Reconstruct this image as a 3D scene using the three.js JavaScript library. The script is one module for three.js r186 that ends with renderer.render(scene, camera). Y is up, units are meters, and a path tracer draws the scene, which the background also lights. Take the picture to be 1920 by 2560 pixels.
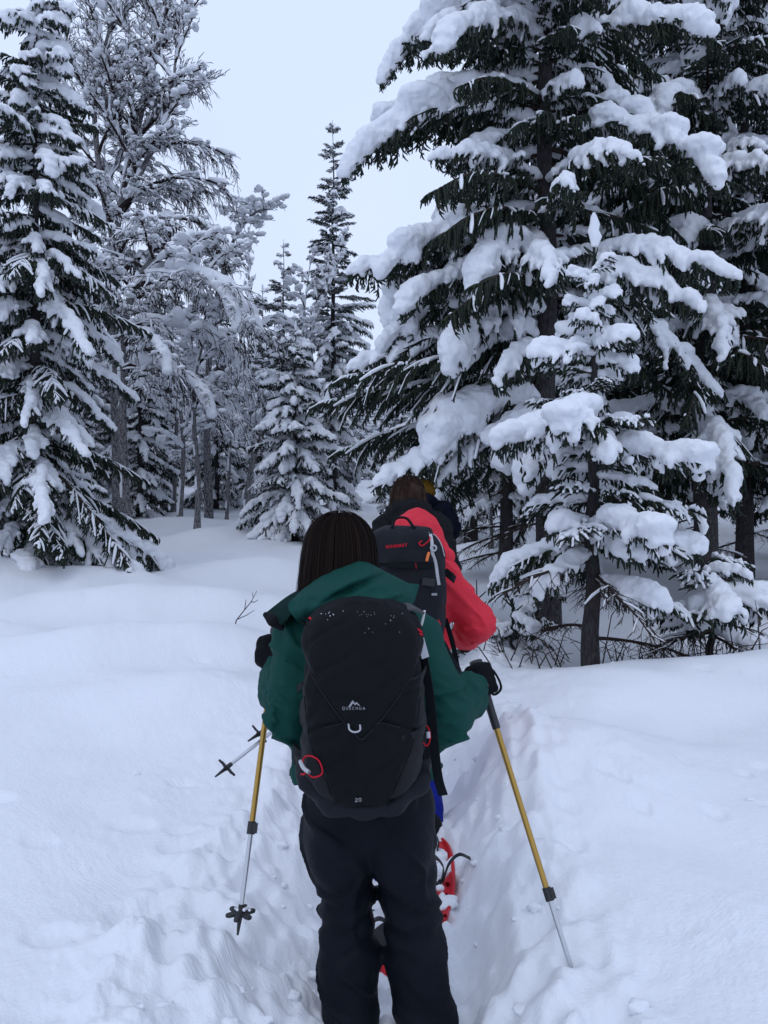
import * as THREE from 'three';
import { createNoise3D, createNoise2D } from 'simplex-noise';
import { mergeVertices } from 'three/addons/utils/BufferGeometryUtils.js';
import { FontLoader } from 'three/addons/loaders/FontLoader.js';
import { TextGeometry } from 'three/addons/geometries/TextGeometry.js';

// ---------------------------------------------------------------- camera, sky, sun, exposure
const scene = new THREE.Scene();
const EYE = 1.62, FOCAL = 1923;
const camera = new THREE.PerspectiveCamera(67.3, 768 / 1024, 0.05, 600);
camera.position.set(0, EYE, 0);
camera.lookAt(0, EYE, -10);
scene.add(camera);

const renderer = new THREE.WebGLRenderer({ antialias: true });
renderer.setSize(768, 1024);
renderer.toneMapping = THREE.LinearToneMapping;
renderer.toneMappingExposure = 1.12;
renderer.shadowMap.enabled = true;
scene.fog = new THREE.FogExp2(new THREE.Color().setRGB(0.8, 0.85, 0.95), 0.01);

{ // even winter overcast: pale blue-white cloud sheet, a little lighter overhead, very soft mottling
  const W = 256, H = 128, data = new Float32Array(W * H * 4), n = createNoise3D(mulberry(77));
  for (let j = 0; j < H; j++) for (let i = 0; i < W; i++) {
    const el = ((j + 0.5) / H - 0.5) * Math.PI, az = (i / W) * 2 * Math.PI, s = Math.max(0, Math.sin(el));
    const x = Math.cos(az) * Math.cos(el), z = Math.sin(az) * Math.cos(el), y = Math.sin(el);
    let b = 0.99 + 0.16 * s + 0.035 * n(x * 1.6, y * 3, z * 1.6) + 0.012 * n(x * 5, y * 9, z * 5);
    const warm = 0.03 * (1 - s);
    const o = (j * W + i) * 4;
    data[o] = b * (0.585 + warm); data[o + 1] = b * (0.69 + warm * 0.7); data[o + 2] = b * 0.925; data[o + 3] = 1;
  }
  const sky = new THREE.DataTexture(data, W, H, THREE.RGBAFormat, THREE.FloatType);
  sky.mapping = THREE.EquirectangularReflectionMapping; sky.magFilter = THREE.LinearFilter; sky.needsUpdate = true;
  scene.background = sky; scene.environment = sky;
}
const sun = new THREE.DirectionalLight(new THREE.Color().setRGB(1, 0.97, 0.93), 0.3);
sun.position.set(-9, 34, 8); sun.target.position.set(0, 0, -8);
sun.castShadow = true; sun.shadow.radius = 50; sun.shadow.mapSize.set(2048, 2048);
Object.assign(sun.shadow.camera, { left: -30, right: 30, top: 40, bottom: -30, near: 1, far: 120 });
scene.add(sun, sun.target);

// ---------------------------------------------------------------- helpers
function mulberry(a) { return () => { a = (a + 0x6d2b79f5) | 0; let t = Math.imul(a ^ (a >>> 15), 1 | a); t = (t + Math.imul(t ^ (t >>> 7), 61 | t)) ^ t; return ((t ^ (t >>> 14)) >>> 0) / 4294967296; }; }
const clamp = (x, a, b) => Math.max(a, Math.min(b, x)), lerp = (a, b, t) => a + (b - a) * t;
const sstep = (a, b, x) => { const t = clamp((x - a) / (b - a), 0, 1); return t * t * (3 - 2 * t); };
const V = (x, y, z) => new THREE.Vector3(x, y, z);
const at = (px, py, d) => V((px - 960) / FOCAL * d, EYE - (py - 1280) / FOCAL * d, -d);   // a direction and a distance to a point
const n2 = createNoise2D(mulberry(5)), n3 = createNoise3D(mulberry(9));
function curve(pts) { // smooth monotone-ish interpolation through [x, y] pairs
  const n = pts.length, m = [];
  for (let i = 0; i < n; i++) { const a = pts[Math.max(0, i - 1)], b = pts[Math.min(n - 1, i + 1)]; m.push((b[1] - a[1]) / (b[0] - a[0])); }
  return (x) => {
    if (x <= pts[0][0]) return pts[0][1];
    if (x >= pts[n - 1][0]) return pts[n - 1][1];
    let i = 0; while (x > pts[i + 1][0]) i++;
    const h = pts[i + 1][0] - pts[i][0], t = (x - pts[i][0]) / h, t2 = t * t, t3 = t2 * t;
    return (2 * t3 - 3 * t2 + 1) * pts[i][1] + (t3 - 2 * t2 + t) * h * m[i] + (-2 * t3 + 3 * t2) * pts[i + 1][1] + (t3 - t2) * h * m[i + 1];
  };
}
const used = {};
function numbered(name) { const k = used[name] = (used[name] ?? -1) + 1; return k ? name + '_' + String(k).padStart(3, '0') : name; }
function tag(o, label, category, group, kind) { if (label) o.userData.label = label; if (category) o.userData.category = category; if (group) o.userData.group = group; if (kind) o.userData.kind = kind; return o; }
function thing(name, label, category, pos = [0, 0, 0], turn = 0, group) {
  const g = new THREE.Group(); g.name = numbered(name); g.position.set(...pos); g.rotation.y = turn; tag(g, label, category, group); scene.add(g); return g;
}
function part(name, geo, mat, parent, label, kind) {
  const m = new THREE.Mesh(geo, mat); m.name = name; m.castShadow = m.receiveShadow = true; if (label) m.userData.label = label; if (kind) m.userData.kind = kind; parent.add(m); return m;
}
// growing geometry with vertex colours
class GB {
  constructor() { this.p = []; this.n = []; this.c = []; this.u = []; this.i = []; }
  get count() { return this.p.length / 3; }
  vert(x, y, z, nx, ny, nz, c, u = 0, v = 0) { this.p.push(x, y, z); this.n.push(nx, ny, nz); this.c.push(c[0], c[1], c[2]); this.u.push(u, v); return this.p.length / 3 - 1; }
  tri(a, b, c) { this.i.push(a, b, c); }
  flat(A, B, C, c) { // one small two-sided triangle
    const ux = B[0] - A[0], uy = B[1] - A[1], uz = B[2] - A[2], vx = C[0] - A[0], vy = C[1] - A[1], vz = C[2] - A[2];
    let x = uy * vz - uz * vy, y = uz * vx - ux * vz, z = ux * vy - uy * vx; const l = Math.hypot(x, y, z) || 1; x /= l; y /= l; z /= l;
    const k = this.vert(A[0], A[1], A[2], x, y, z, c); this.vert(B[0], B[1], B[2], x, y, z, c); this.vert(C[0], C[1], C[2], x, y, z, c); this.tri(k, k + 1, k + 2);
  }
  tube(pts, radii, sides, color, o = {}) { // pts: Vector3[]; radii: number | number[]; o.squash flattens along y, o.cap closes the ends
    const n = pts.length, R = (i) => (typeof radii === 'number' ? radii : radii[i]), base = this.count, T = V(), N = V(), B = V(), q = V();
    let ref = V(0, 1, 0); T.subVectors(pts[1], pts[0]).normalize(); if (Math.abs(T.y) > 0.9) ref = V(1, 0, 0);
    N.crossVectors(T, ref).normalize();
    let len = 0;
    for (let i = 0; i < n; i++) {
      T.subVectors(pts[Math.min(n - 1, i + 1)], pts[Math.max(0, i - 1)]).normalize();
      N.addScaledVector(T, -N.dot(T)).normalize(); B.crossVectors(T, N);
      if (i) len += pts[i].distanceTo(pts[i - 1]);
      const col = typeof color === 'function' ? null : color;
      for (let s = 0; s <= sides; s++) {
        const a = (s / sides) * 2 * Math.PI, cs = Math.cos(a), sn = Math.sin(a);
        q.set(N.x * cs + B.x * sn, N.y * cs + B.y * sn, N.z * cs + B.z * sn);
        const r = R(i) * (o.wob ? 1 + o.wob(i, s % sides) : 1);
        this.vert(pts[i].x + q.x * r, pts[i].y + q.y * r * (o.squash ?? 1), pts[i].z + q.z * r, q.x, q.y, q.z, col ?? color(i, s), (s / sides) * (o.ru ?? 1), len * (o.rv ?? 1));
      }
      if (i) for (let s = 0; s < sides; s++) { const a = base + (i - 1) * (sides + 1) + s, b = a + sides + 1; this.i.push(a, a + 1, b, b, a + 1, b + 1); }
    }
    if (o.cap !== false) for (const e of [0, n - 1]) {
      const d = V().subVectors(pts[e], pts[e ? e - 1 : 1]).normalize(), h = R(e) * (o.capH ?? 0.5), k = this.vert(pts[e].x + d.x * h, pts[e].y + d.y * h, pts[e].z + d.z * h, d.x, d.y, d.z, typeof color === 'function' ? color(e, 0) : color, 0, len), r0 = base + e * (sides + 1);
      for (let s = 0; s < sides; s++) e ? this.i.push(k, r0 + s, r0 + s + 1) : this.i.push(k, r0 + s + 1, r0 + s);
    }
  }
  add(g, c = [1, 1, 1]) { // append a BufferGeometry
    const P = g.attributes.position, N = g.attributes.normal, C = g.attributes.color, U = g.attributes.uv, b = this.count;
    for (let i = 0; i < P.count; i++) this.vert(P.getX(i), P.getY(i), P.getZ(i), N.getX(i), N.getY(i), N.getZ(i), C ? [C.getX(i), C.getY(i), C.getZ(i)] : c, U ? U.getX(i) : 0, U ? U.getY(i) : 0);
    if (g.index) for (let i = 0; i < g.index.count; i++) this.i.push(b + g.index.getX(i)); else for (let i = 0; i < P.count; i++) this.i.push(b + i);
    return this;
  }
  build() {
    const g = new THREE.BufferGeometry();
    g.setAttribute('position', new THREE.BufferAttribute(Float32Array.from(this.p), 3)); g.setAttribute('normal', new THREE.BufferAttribute(Float32Array.from(this.n), 3));
    g.setAttribute('color', new THREE.BufferAttribute(Float32Array.from(this.c), 3)); g.setAttribute('uv', new THREE.BufferAttribute(Float32Array.from(this.u), 2));
    g.setIndex(new THREE.BufferAttribute(Uint32Array.from(this.i), 1)); return g;
  }
}
// naive surface nets over a sampled distance grid
function netMesh(F, nx, ny, nz, min, cell, o = {}) {
  const id = new Int32Array(nx * ny * nz).fill(-1), pos = [], idx = [], sx = 1, sy = nx, sz = nx * ny;
  const E = [[0, 1], [0, 2], [0, 4], [1, 3], [1, 5], [2, 3], [2, 6], [3, 7], [4, 5], [4, 6], [5, 7], [6, 7]], off = [];
  for (let k = 0; k < 8; k++) off.push((k & 1) * sx + ((k >> 1) & 1) * sy + ((k >> 2) & 1) * sz);
  const v = new Float32Array(8);
  for (let z = 0; z < nz - 1; z++) for (let y = 0; y < ny - 1; y++) for (let x = 0; x < nx - 1; x++) {
    const b = x + y * sy + z * sz; let mask = 0;
    for (let k = 0; k < 8; k++) { v[k] = F[b + off[k]]; if (v[k] < 0) mask |= 1 << k; }
    if (mask === 0 || mask === 255) continue;
    let px = 0, py = 0, pz = 0, c = 0;
    for (const [a, e] of E) if (((mask >> a) & 1) !== ((mask >> e) & 1)) {
      const t = v[a] / (v[a] - v[e]);
      px += (a & 1) + ((e & 1) - (a & 1)) * t; py += ((a >> 1) & 1) + (((e >> 1) & 1) - ((a >> 1) & 1)) * t; pz += ((a >> 2) & 1) + (((e >> 2) & 1) - ((a >> 2) & 1)) * t; c++;
    }
    id[b] = pos.length / 3; pos.push(min[0] + (x + px / c) * cell, min[1] + (y + py / c) * cell, min[2] + (z + pz / c) * cell);
  }
  const quad = (a, b, c, d, flip) => { if (a < 0 || b < 0 || c < 0 || d < 0) return; flip ? idx.push(a, c, b, a, d, c) : idx.push(a, b, c, a, c, d); };
  for (let z = 1; z < nz - 1; z++) for (let y = 1; y < ny - 1; y++) for (let x = 1; x < nx - 1; x++) {
    const b = x + y * sy + z * sz, s = F[b] < 0;
    if (s !== F[b + sx] < 0) quad(id[b - sy - sz], id[b - sz], id[b], id[b - sy], !s);
    if (s !== F[b + sy] < 0) quad(id[b - sx - sz], id[b - sx], id[b], id[b - sz], !s);
    if (s !== F[b + sz] < 0) quad(id[b - sx - sy], id[b - sy], id[b], id[b - sx], !s);
  }
  const g = new THREE.BufferGeometry();
  g.setAttribute('position', new THREE.BufferAttribute(Float32Array.from(pos), 3)); g.setIndex(new THREE.BufferAttribute(Uint32Array.from(idx), 1));
  g.computeVertexNormals();
  const nv = pos.length / 3, uv = new Float32Array(nv * 2), s = o.uv ?? 1;
  for (let i = 0; i < nv; i++) { uv[i * 2] = (pos[i * 3] + pos[i * 3 + 2] * 0.8) * s; uv[i * 2 + 1] = (pos[i * 3 + 1] + pos[i * 3 + 2] * 0.35) * s; }
  g.setAttribute('uv', new THREE.BufferAttribute(uv, 2));
  return g;
}
// a direct distance function
function sdfMesh(f, min, max, cell, o) {
  const nx = Math.ceil((max[0] - min[0]) / cell) + 1, ny = Math.ceil((max[1] - min[1]) / cell) + 1, nz = Math.ceil((max[2] - min[2]) / cell) + 1, F = new Float32Array(nx * ny * nz);
  let k = 0; for (let z = 0; z < nz; z++) for (let y = 0; y < ny; y++) for (let x = 0; x < nx; x++) F[k++] = f(min[0] + x * cell, min[1] + y * cell, min[2] + z * cell);
  return netMesh(F, nx, ny, nz, min, cell, o);
}
// soft union of tapered capsules and ellipsoids
class Blob {
  constructor(k = 60) { this.k = k; this.list = []; }
  cone(a, b, ra, rb = ra, fy = 1) { this.list.push([a.x, a.y, a.z, b.x, b.y, b.z, ra, rb, fy]); return this; }
  chain(pts, radii, fy = 1) { for (let i = 0; i + 1 < pts.length; i++) this.cone(pts[i], pts[i + 1], typeof radii === 'number' ? radii : radii[i], typeof radii === 'number' ? radii : radii[i + 1], fy); return this; }
  ell(c, r, q) { this.list.push([c, r, q ? q.clone().invert() : null]); return this; }
  build(cell, mod, o) {
    const K = this.k, lo = [1e9, 1e9, 1e9], hi = [-1e9, -1e9, -1e9], pad = 4 / K + cell * 2, boxes = [];
    for (const p of this.list) {
      let b;
      if (p.length === 3) { const R = Math.max(...p[1]); b = p[2] ? [p[0].x - R, p[0].y - R, p[0].z - R, p[0].x + R, p[0].y + R, p[0].z + R] : [p[0].x - p[1][0], p[0].y - p[1][1], p[0].z - p[1][2], p[0].x + p[1][0], p[0].y + p[1][1], p[0].z + p[1][2]]; }
      else { const R = Math.max(p[6], p[7]), S = Math.max(R, R / p[8]); b = [Math.min(p[0], p[3]) - R, Math.min(p[1], p[4]) - S, Math.min(p[2], p[5]) - R, Math.max(p[0], p[3]) + R, Math.max(p[1], p[4]) + S, Math.max(p[2], p[5]) + R]; }
      boxes.push(b); for (let k = 0; k < 3; k++) { lo[k] = Math.min(lo[k], b[k] - pad); hi[k] = Math.max(hi[k], b[k + 3] + pad); }
    }
    const nx = Math.ceil((hi[0] - lo[0]) / cell) + 2, ny = Math.ceil((hi[1] - lo[1]) / cell) + 2, nz = Math.ceil((hi[2] - lo[2]) / cell) + 2, S = new Float32Array(nx * ny * nz), reach = 5.5 / K + cell, q = V();
    this.list.forEach((p, pi) => {
      const b = boxes[pi], x0 = Math.max(0, Math.floor((b[0] - reach - lo[0]) / cell)), x1 = Math.min(nx - 1, Math.ceil((b[3] + reach - lo[0]) / cell)), y0 = Math.max(0, Math.floor((b[1] - reach - lo[1]) / cell)), y1 = Math.min(ny - 1, Math.ceil((b[4] + reach - lo[1]) / cell)), z0 = Math.max(0, Math.floor((b[2] - reach - lo[2]) / cell)), z1 = Math.min(nz - 1, Math.ceil((b[5] + reach - lo[2]) / cell));
      const E = p.length === 3, [ax, ay, az, bx, by, bz, ra, rb, fy] = E ? [] : p, dx = bx - ax, dy = by - ay, dz = bz - az, L2 = dx * dx + dy * dy + dz * dz || 1e-9, mr = E ? Math.min(...p[1]) : 0;
      for (let z = z0; z <= z1; z++) for (let y = y0; y <= y1; y++) for (let x = x0; x <= x1; x++) {
        const X = lo[0] + x * cell, Y = lo[1] + y * cell, Z = lo[2] + z * cell; let d;
        if (E) {
          q.set(X - p[0].x, Y - p[0].y, Z - p[0].z); if (p[2]) q.applyQuaternion(p[2]);
          const ex = q.x / p[1][0], ey = q.y / p[1][1], ez = q.z / p[1][2], k0 = Math.hypot(ex, ey, ez), k1 = Math.hypot(ex / p[1][0], ey / p[1][1], ez / p[1][2]);
          d = k0 < 1e-4 ? -mr : k0 * (k0 - 1) / k1;
        } else {
          const t = clamp(((X - ax) * dx + (Y - ay) * dy + (Z - az) * dz) / L2, 0, 1), gx = X - ax - dx * t, gy = (Y - ay - dy * t) * fy, gz = Z - az - dz * t;
          d = Math.sqrt(gx * gx + gy * gy + gz * gz) - (ra + (rb - ra) * t);
        }
        if (d < reach) S[x + y * nx + z * nx * ny] += Math.exp(-K * Math.max(d, -0.6));
      }
    });
    for (let k = 0, z = 0; z < nz; z++) for (let y = 0; y < ny; y++) for (let x = 0; x < nx; x++, k++) {
      const s = S[k]; let d = s > 1e-7 ? -Math.log(s) / K : 0.3;
      if (mod && d < 0.12) d = mod(d, lo[0] + x * cell, lo[1] + y * cell, lo[2] + z * cell);
      S[k] = d;
    }
    return netMesh(S, nx, ny, nz, lo, cell, o);
  }
}
// tileable-enough noise textures
function noiseTex(size, f, srgb) {
  const d = new Uint8Array(size * size * 4);
  for (let j = 0; j < size; j++) for (let i = 0; i < size; i++) { const c = f(i / size, j / size), o = (j * size + i) * 4; for (let k = 0; k < 3; k++) d[o + k] = clamp(Math.round((Array.isArray(c) ? c[k] : c) * 255), 0, 255); d[o + 3] = 255; }
  const t = new THREE.DataTexture(d, size, size); t.wrapS = t.wrapT = THREE.RepeatWrapping; t.magFilter = THREE.LinearFilter; t.minFilter = THREE.LinearMipmapLinearFilter; if (srgb) t.colorSpace = THREE.SRGBColorSpace; t.needsUpdate = true; return t;
}
const torus = (n, u, v, f, s = 0) => { const a = u * 2 * Math.PI, b = v * 2 * Math.PI, r = f / (2 * Math.PI); return n(Math.cos(a) * r + 7.3 * s, Math.sin(a) * r + Math.cos(b) * r * 1.37, Math.sin(b) * r - 3.1 * s); };

// ---------------------------------------------------------------- materials
const snowBump = noiseTex(512, (u, v) => 0.5 + 0.2 * torus(n3, u, v, 40) + 0.14 * torus(n3, u, v, 90, 1) + 0.16 * torus(n3, u, v, 190, 2));
const barkTex = noiseTex(256, (u, v) => { const p = torus(n3, u, v * 0.999, 14), q = n3(Math.cos(u * 6.283) * 5, Math.sin(u * 6.283) * 5, v * 9), l = Math.max(0, torus(n3, u, v, 22, 3)); const b = 0.5 + 0.28 * q + 0.2 * p; return [b * 0.9 + l * 0.12, b * 0.86 + l * 0.13, b * 0.86 + l * 0.12]; });
const birchTex = noiseTex(256, (u, v) => { const a = u * 6.283, m = n3(Math.cos(a) * 1.2, Math.sin(a) * 1.2, v * 26), k = n3(Math.cos(a) * 2.2, Math.sin(a) * 2.2, v * 7 + 9); let b = 0.8 + 0.08 * k; if (m > 0.4) b *= 0.35; if (k > 0.25) b *= 0.35; return [b, b * 0.97, b * 0.96]; });
const fabricTex = noiseTex(256, (u, v) => 0.5 + 0.25 * Math.sin(u * 402) * Math.sin(v * 402) + 0.2 * torus(n3, u, v, 60));
const std = (rgb, rough, o = {}) => new THREE.MeshStandardMaterial({ color: new THREE.Color().setRGB(...rgb), roughness: rough, ...o });
const cloth = (rgb, rough, o = {}) => new THREE.MeshPhysicalMaterial({ color: new THREE.Color().setRGB(...rgb), roughness: rough, specularIntensity: 0.22, ...o });
const phys = (rgb, rough, o = {}) => new THREE.MeshPhysicalMaterial({ color: new THREE.Color().setRGB(...rgb), roughness: rough, ...o });
const M = {
  ground: std([0.78, 0.795, 0.83], 0.85, { bumpMap: snowBump, bumpScale: 0.003 }),
  snow: std([0.78, 0.795, 0.83], 0.88),
  needles: cloth([1, 1, 1], 0.7, { vertexColors: true }),
  bark: std([0.105, 0.098, 0.1], 0.95, { map: barkTex, bumpMap: barkTex, bumpScale: 0.02 }),
  birch: std([0.29, 0.29, 0.3], 0.85, { map: birchTex, bumpMap: birchTex, bumpScale: 0.003 }),
  twig: cloth([0.03, 0.022, 0.021], 0.85),
  deadTwig: cloth([0.05, 0.038, 0.035], 0.9),
  green: cloth([0.006, 0.053, 0.043], 0.7, { bumpMap: fabricTex, bumpScale: 0.0006 }),
  greenDark: cloth([0.004, 0.02, 0.018], 0.85),
  red: cloth([0.62, 0.032, 0.052], 0.6, { bumpMap: fabricTex, bumpScale: 0.0006 }),
  blue: cloth([0.008, 0.018, 0.22], 0.75),
  blackPants: cloth([0.006, 0.0075, 0.012], 0.6, { specularIntensity: 0.2, bumpMap: fabricTex, bumpScale: 0.0006 }),
  blackJacket: cloth([0.009, 0.009, 0.011], 0.8),
  navy: cloth([0.006, 0.008, 0.018], 0.85),
  packBlack: cloth([0.0055, 0.0055, 0.0075], 0.62, { specularIntensity: 0.22, bumpMap: fabricTex, bumpScale: 0.0008 }),
  packGrey: cloth([0.017, 0.017, 0.02], 0.65, { specularIntensity: 0.25, bumpMap: fabricTex, bumpScale: 0.0008 }),
  packSlate: cloth([0.0105, 0.0115, 0.016], 0.6, { specularIntensity: 0.28, bumpMap: fabricTex, bumpScale: 0.0008 }),
  strap: cloth([0.006, 0.008, 0.01], 0.75),
  strapGrey: std([0.05, 0.05, 0.055], 0.75),
  glove: cloth([0.006, 0.006, 0.008], 0.9),
  redCord: cloth([0.5, 0.014, 0.028], 0.7),
  orange: std([0.7, 0.17, 0.03], 0.55),
  lightPlastic: std([0.42, 0.43, 0.46], 0.5),
  reflect: std([0.55, 0.56, 0.58], 0.5),
  whiteStrap: std([0.5, 0.5, 0.53], 0.6),
  print: std([0.3, 0.3, 0.32], 0.7),
  gold: std([0.44, 0.27, 0.065], 0.36, { metalness: 0.75 }),
  silver: std([0.55, 0.56, 0.58], 0.32, { metalness: 0.85 }),
  plastic: std([0.012, 0.012, 0.014], 0.5),
  shoeRed: std([0.55, 0.012, 0.02], 0.4),
  skin: std([0.45, 0.26, 0.19], 0.6),
  hairDark: cloth([0.011, 0.0065, 0.005], 0.6, { specularIntensity: 0.16 }),
  hairBrown: cloth([0.034, 0.019, 0.013], 0.55, { specularIntensity: 0.2 }),
  hairStrand: cloth([1, 1, 1], 0.55, { vertexColors: true, specularIntensity: 0.13 }),
  seam: cloth([0.017, 0.017, 0.021], 0.7),
  mustard: cloth([0.13, 0.07, 0.009], 0.95),
  boot: cloth([0.012, 0.012, 0.013], 0.7),
};
// ---------------------------------------------------------------- the ground: one snow sheet with the trodden trench
const baseH = curve([[-6, 0.4], [0, 0.42], [2, 0.44], [5, 0.52], [8, 0.63], [12, 0.86], [17, 1.14], [25, 1.82], [35, 2.8], [60, 4.3], [160, 8]]);
const pathX = curve([[-6, 0.1], [0, 0], [2, -0.02], [3.3, 0.12], [4.5, 0.15], [6.6, 0.38], [9, 0.3], [14, -0.3], [22, -0.5], [35, -0.55]]);
const trenchD = curve([[-6, 0.3], [0, 0.21], [3.2, 0.25], [4.5, 0.25], [6.6, 0.24], [9, 0.15], [14, 0.1], [25, 0.06], [40, 0.0]]);
const MOUNDS = [ [0.55, -1.95, -0.03, 0.33, 0.4], [-0.43, -2.08, 0.032, 0.25, 0.22],  // x, z, height, half width, half depth
  [2.0, -4.75, 0.1, 1.15, 0.5], [1.25, -4.3, 0.06, 0.6, 0.5], [3.3, -5.0, 0.14, 0.8, 0.5], [0.72, -3.2, 0.09, 0.42, 0.5], [1.5, -3.2, 0.05, 0.8, 0.6],
  [-1.35, -5.6, 0.13, 0.75, 0.5], [-2.3, -5.2, 0.1, 0.7, 0.45], [-1.15, -4.5, 0.1, 0.9, 0.4], [-3.4, -5.8, 0.12, 0.8, 0.5], [-2.5, -3.9, 0.07, 1.0, 0.5], [-0.9, -7.4, 0.12, 0.9, 0.5], [-2.6, -7.6, 0.13, 1.1, 0.5],
  [-4.9, -9.0, 0.2, 0.9, 0.7], [-3.2, -9.2, 0.1, 1.0, 0.6], [-1.6, -10.2, 0.13, 1.3, 0.7], [-3.7, -15.3, 0.12, 0.7, 0.7], [-2.9, -16.5, 0.16, 0.9, 0.8], [-4.6, -18, 0.12, 1.2, 1], [-0.9, -22, 0.2, 1.4, 1.6], [1.6, -12, 0.15, 0.8, 1],
  [1.7, -6.0, -0.07, 0.9, 0.5], [2.6, -6.3, -0.05, 1.2, 0.6], [3.0, -3.0, 0.08, 0.9, 0.8], [4.3, -4.7, 0.2, 1.0, 0.7],
];
const DENTS = [[-0.62, -2.25, 0.055, 0.17, 0.13], [-0.5, -2.02, 0.012, 0.22, 0.1], [-1.75, -2.5, 0.05, 0.2, 0.09], [-1.35, -1.75, 0.05, 0.13, 0.08], [-1.62, -3.0, 0.03, 0.16, 0.07], [-0.72, -2.75, 0.02, 0.08, 0.05], [-0.95, -2.9, 0.018, 0.09, 0.05],
  [0.42, -2.8, 0.04, 0.1, 0.14], [0.2, -3.05, 0.06, 0.07, 0.1], [0.62, -2.55, 0.02, 0.05, 0.04], [0.86, -2.95, 0.022, 0.05, 0.04], [0.92, -2.75, 0.02, 0.035, 0.03], [0.9, -2.9, 0.018, 0.03, 0.03], [0.36, -3.7, 0.06, 0.16, 0.14]];
{ const R = mulberry(41); for (let k = 0; k < 46; k++) { const d = 1.6 + 6 * R(), x = (R() - 0.5) * d * 1.1; DENTS.push([x, -d, 0.006 + 0.012 * R(), 0.03 + 0.06 * R(), 0.02 + 0.03 * R()]); } }
function groundH(x, z, fine = true) {
  const d = -z; let h = baseH(d);
  const side = Math.abs(x) * 0.012; h += side + 0.02 * Math.max(0, Math.abs(x) - 6);
  h += 0.07 * n2(x * 0.33 + 4, z * 0.33) + 0.03 * n2(x * 0.9, z * 0.9 + 7) + 0.01 * n2(x * 2.4 + 3, z * 2.0);
  for (const [mx, mz, a, sx, sz] of MOUNDS) { const e = ((x - mx) / sx) ** 2 + ((z - mz) / sz) ** 2; if (e < 8) h += a * 1.75 * Math.exp(-e); }
  if (d < 12 && d > 0) for (const [mx, mz, a, sx, sz] of DENTS) { const e = ((x - mx) / sx) ** 2 + ((z - mz) / sz) ** 2; if (e < 6) h -= a * (1 - sstep(0.3, 1.6, e)) * 0.9 - a * 0.12 * Math.exp(-((e - 2) ** 2)); }
  // the trench
  const edge = 0.05 * n2(x * 0.6 + 11, z * 1.3) + 0.016 * n2(x * 1.5 + 2, z * 3.6), dx = x - pathX(d) , a = Math.abs(dx) + edge, grow = d > 5 ? 1 + (d - 5) * 0.05 : 1;
  const wi = (dx > 0 ? 0.17 : 0.08) * grow, wo = (dx > 0 ? 0.45 : 0.54) * grow, dep = trenchD(d);
  const inside = 1 - sstep(wi, wo, a);
  h -= dep * inside;
  h += 0.035 * Math.exp(-(((a - wo - 0.08) / 0.11) ** 2)) * sstep(0, 0.15, dep);
  if (fine && d < 22 && a < 1.5 * grow) {
    const wall = sstep(wi * 0.6, wi, a) * (1 - sstep(wo, wo + 0.3, a)), near = 1 - sstep(0.55, 1.4, a / grow);
    h += wall * (0.022 * n2((x - pathX(d)) * 11, z * 1.1 + 5) * n2(x + 8, z * 1.3) + 0.03 * n2(x * 4.2, z * 4.2 + 40) + 0.016 * n2(x * 10, z * 10 + 4));
    const mess = dx < 0 ? 0.85 * sstep(0.16, 0.3, a) * (1 - sstep(0.6, 0.95, a)) : 0.9 * sstep(0.15, 0.3, a) * (1 - sstep(0.5, 0.8, a));
    h += mess * (0.024 * n2(x * 3.2 + 50, z * 2.6) + 0.011 * n2(x * 8 + 20, z * 7) + 0.005 * n2(x * 17, z * 17)) * (1 - sstep(4.5, 7, d));
    const cr = n2(x * 7 + 9, z * 8), c2 = n2(x * 19, z * 21 + 3), c3 = n2(x * 41 + 5, z * 43);
    h += near * (0.015 * Math.max(0, cr) + 0.01 * Math.max(0, c2 - 0.1) + 0.0035 * c3 + 0.012 * n2(x * 4, z * 4)) * (0.5 + 0.6 * n2(x * 1.3 + 30, z * 1.3));
    h += inside * (0.022 * n2(x * 6, z * 5 + 1) + 0.008 * c2);
  }
  if (fine && d < 9) h += 0.0016 * n2(x * 13, z * 13) + 0.0009 * n2(x * 34 + 1, z * 34);
  return h;
}
{
  const ang = []; for (let a = -180; a < -36; a += 4) ang.push(a); for (let a = -36; a < 36; a += 0.16) ang.push(a); for (let a = 36; a <= 180; a += 4) ang.push(a);
  const rad = [0]; let r = 0.35; while (r < 170) { rad.push(r); r *= r < 1.4 ? 1.05 : r < 7 ? 1.0085 : r < 30 ? 1.016 : 1.04; }
  const NA = ang.length, NR = rad.length, p = new Float32Array(NA * NR * 3), u = new Float32Array(NA * NR * 2), ix = [];
  for (let j = 0; j < NR; j++) for (let i = 0; i < NA; i++) {
    const a = ang[i] * Math.PI / 180, x = Math.sin(a) * rad[j], z = -Math.cos(a) * rad[j], k = j * NA + i;
    p[k * 3] = x; p[k * 3 + 1] = groundH(x, z); p[k * 3 + 2] = z; u[k * 2] = x / 0.9; u[k * 2 + 1] = z / 0.9;
    if (i && j) { const b = k - NA; ix.push(b - 1, k - 1, b, b, k - 1, k); }
  }
  const g = new THREE.BufferGeometry(); g.setAttribute('position', new THREE.BufferAttribute(p, 3)); g.setAttribute('uv', new THREE.BufferAttribute(u, 2)); g.setIndex(new THREE.BufferAttribute(Uint32Array.from(ix.reverse()), 1)); g.computeVertexNormals();
  if (g.attributes.normal.getY(NA * 200 + 300) < 0) { g.setIndex(new THREE.BufferAttribute(Uint32Array.from(ix.reverse()), 1)); g.computeVertexNormals(); }
  const m = new THREE.Mesh(g, M.ground); m.name = 'snow_ground'; m.castShadow = m.receiveShadow = true; m.userData.kind = 'structure'; scene.add(m);
}

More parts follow.
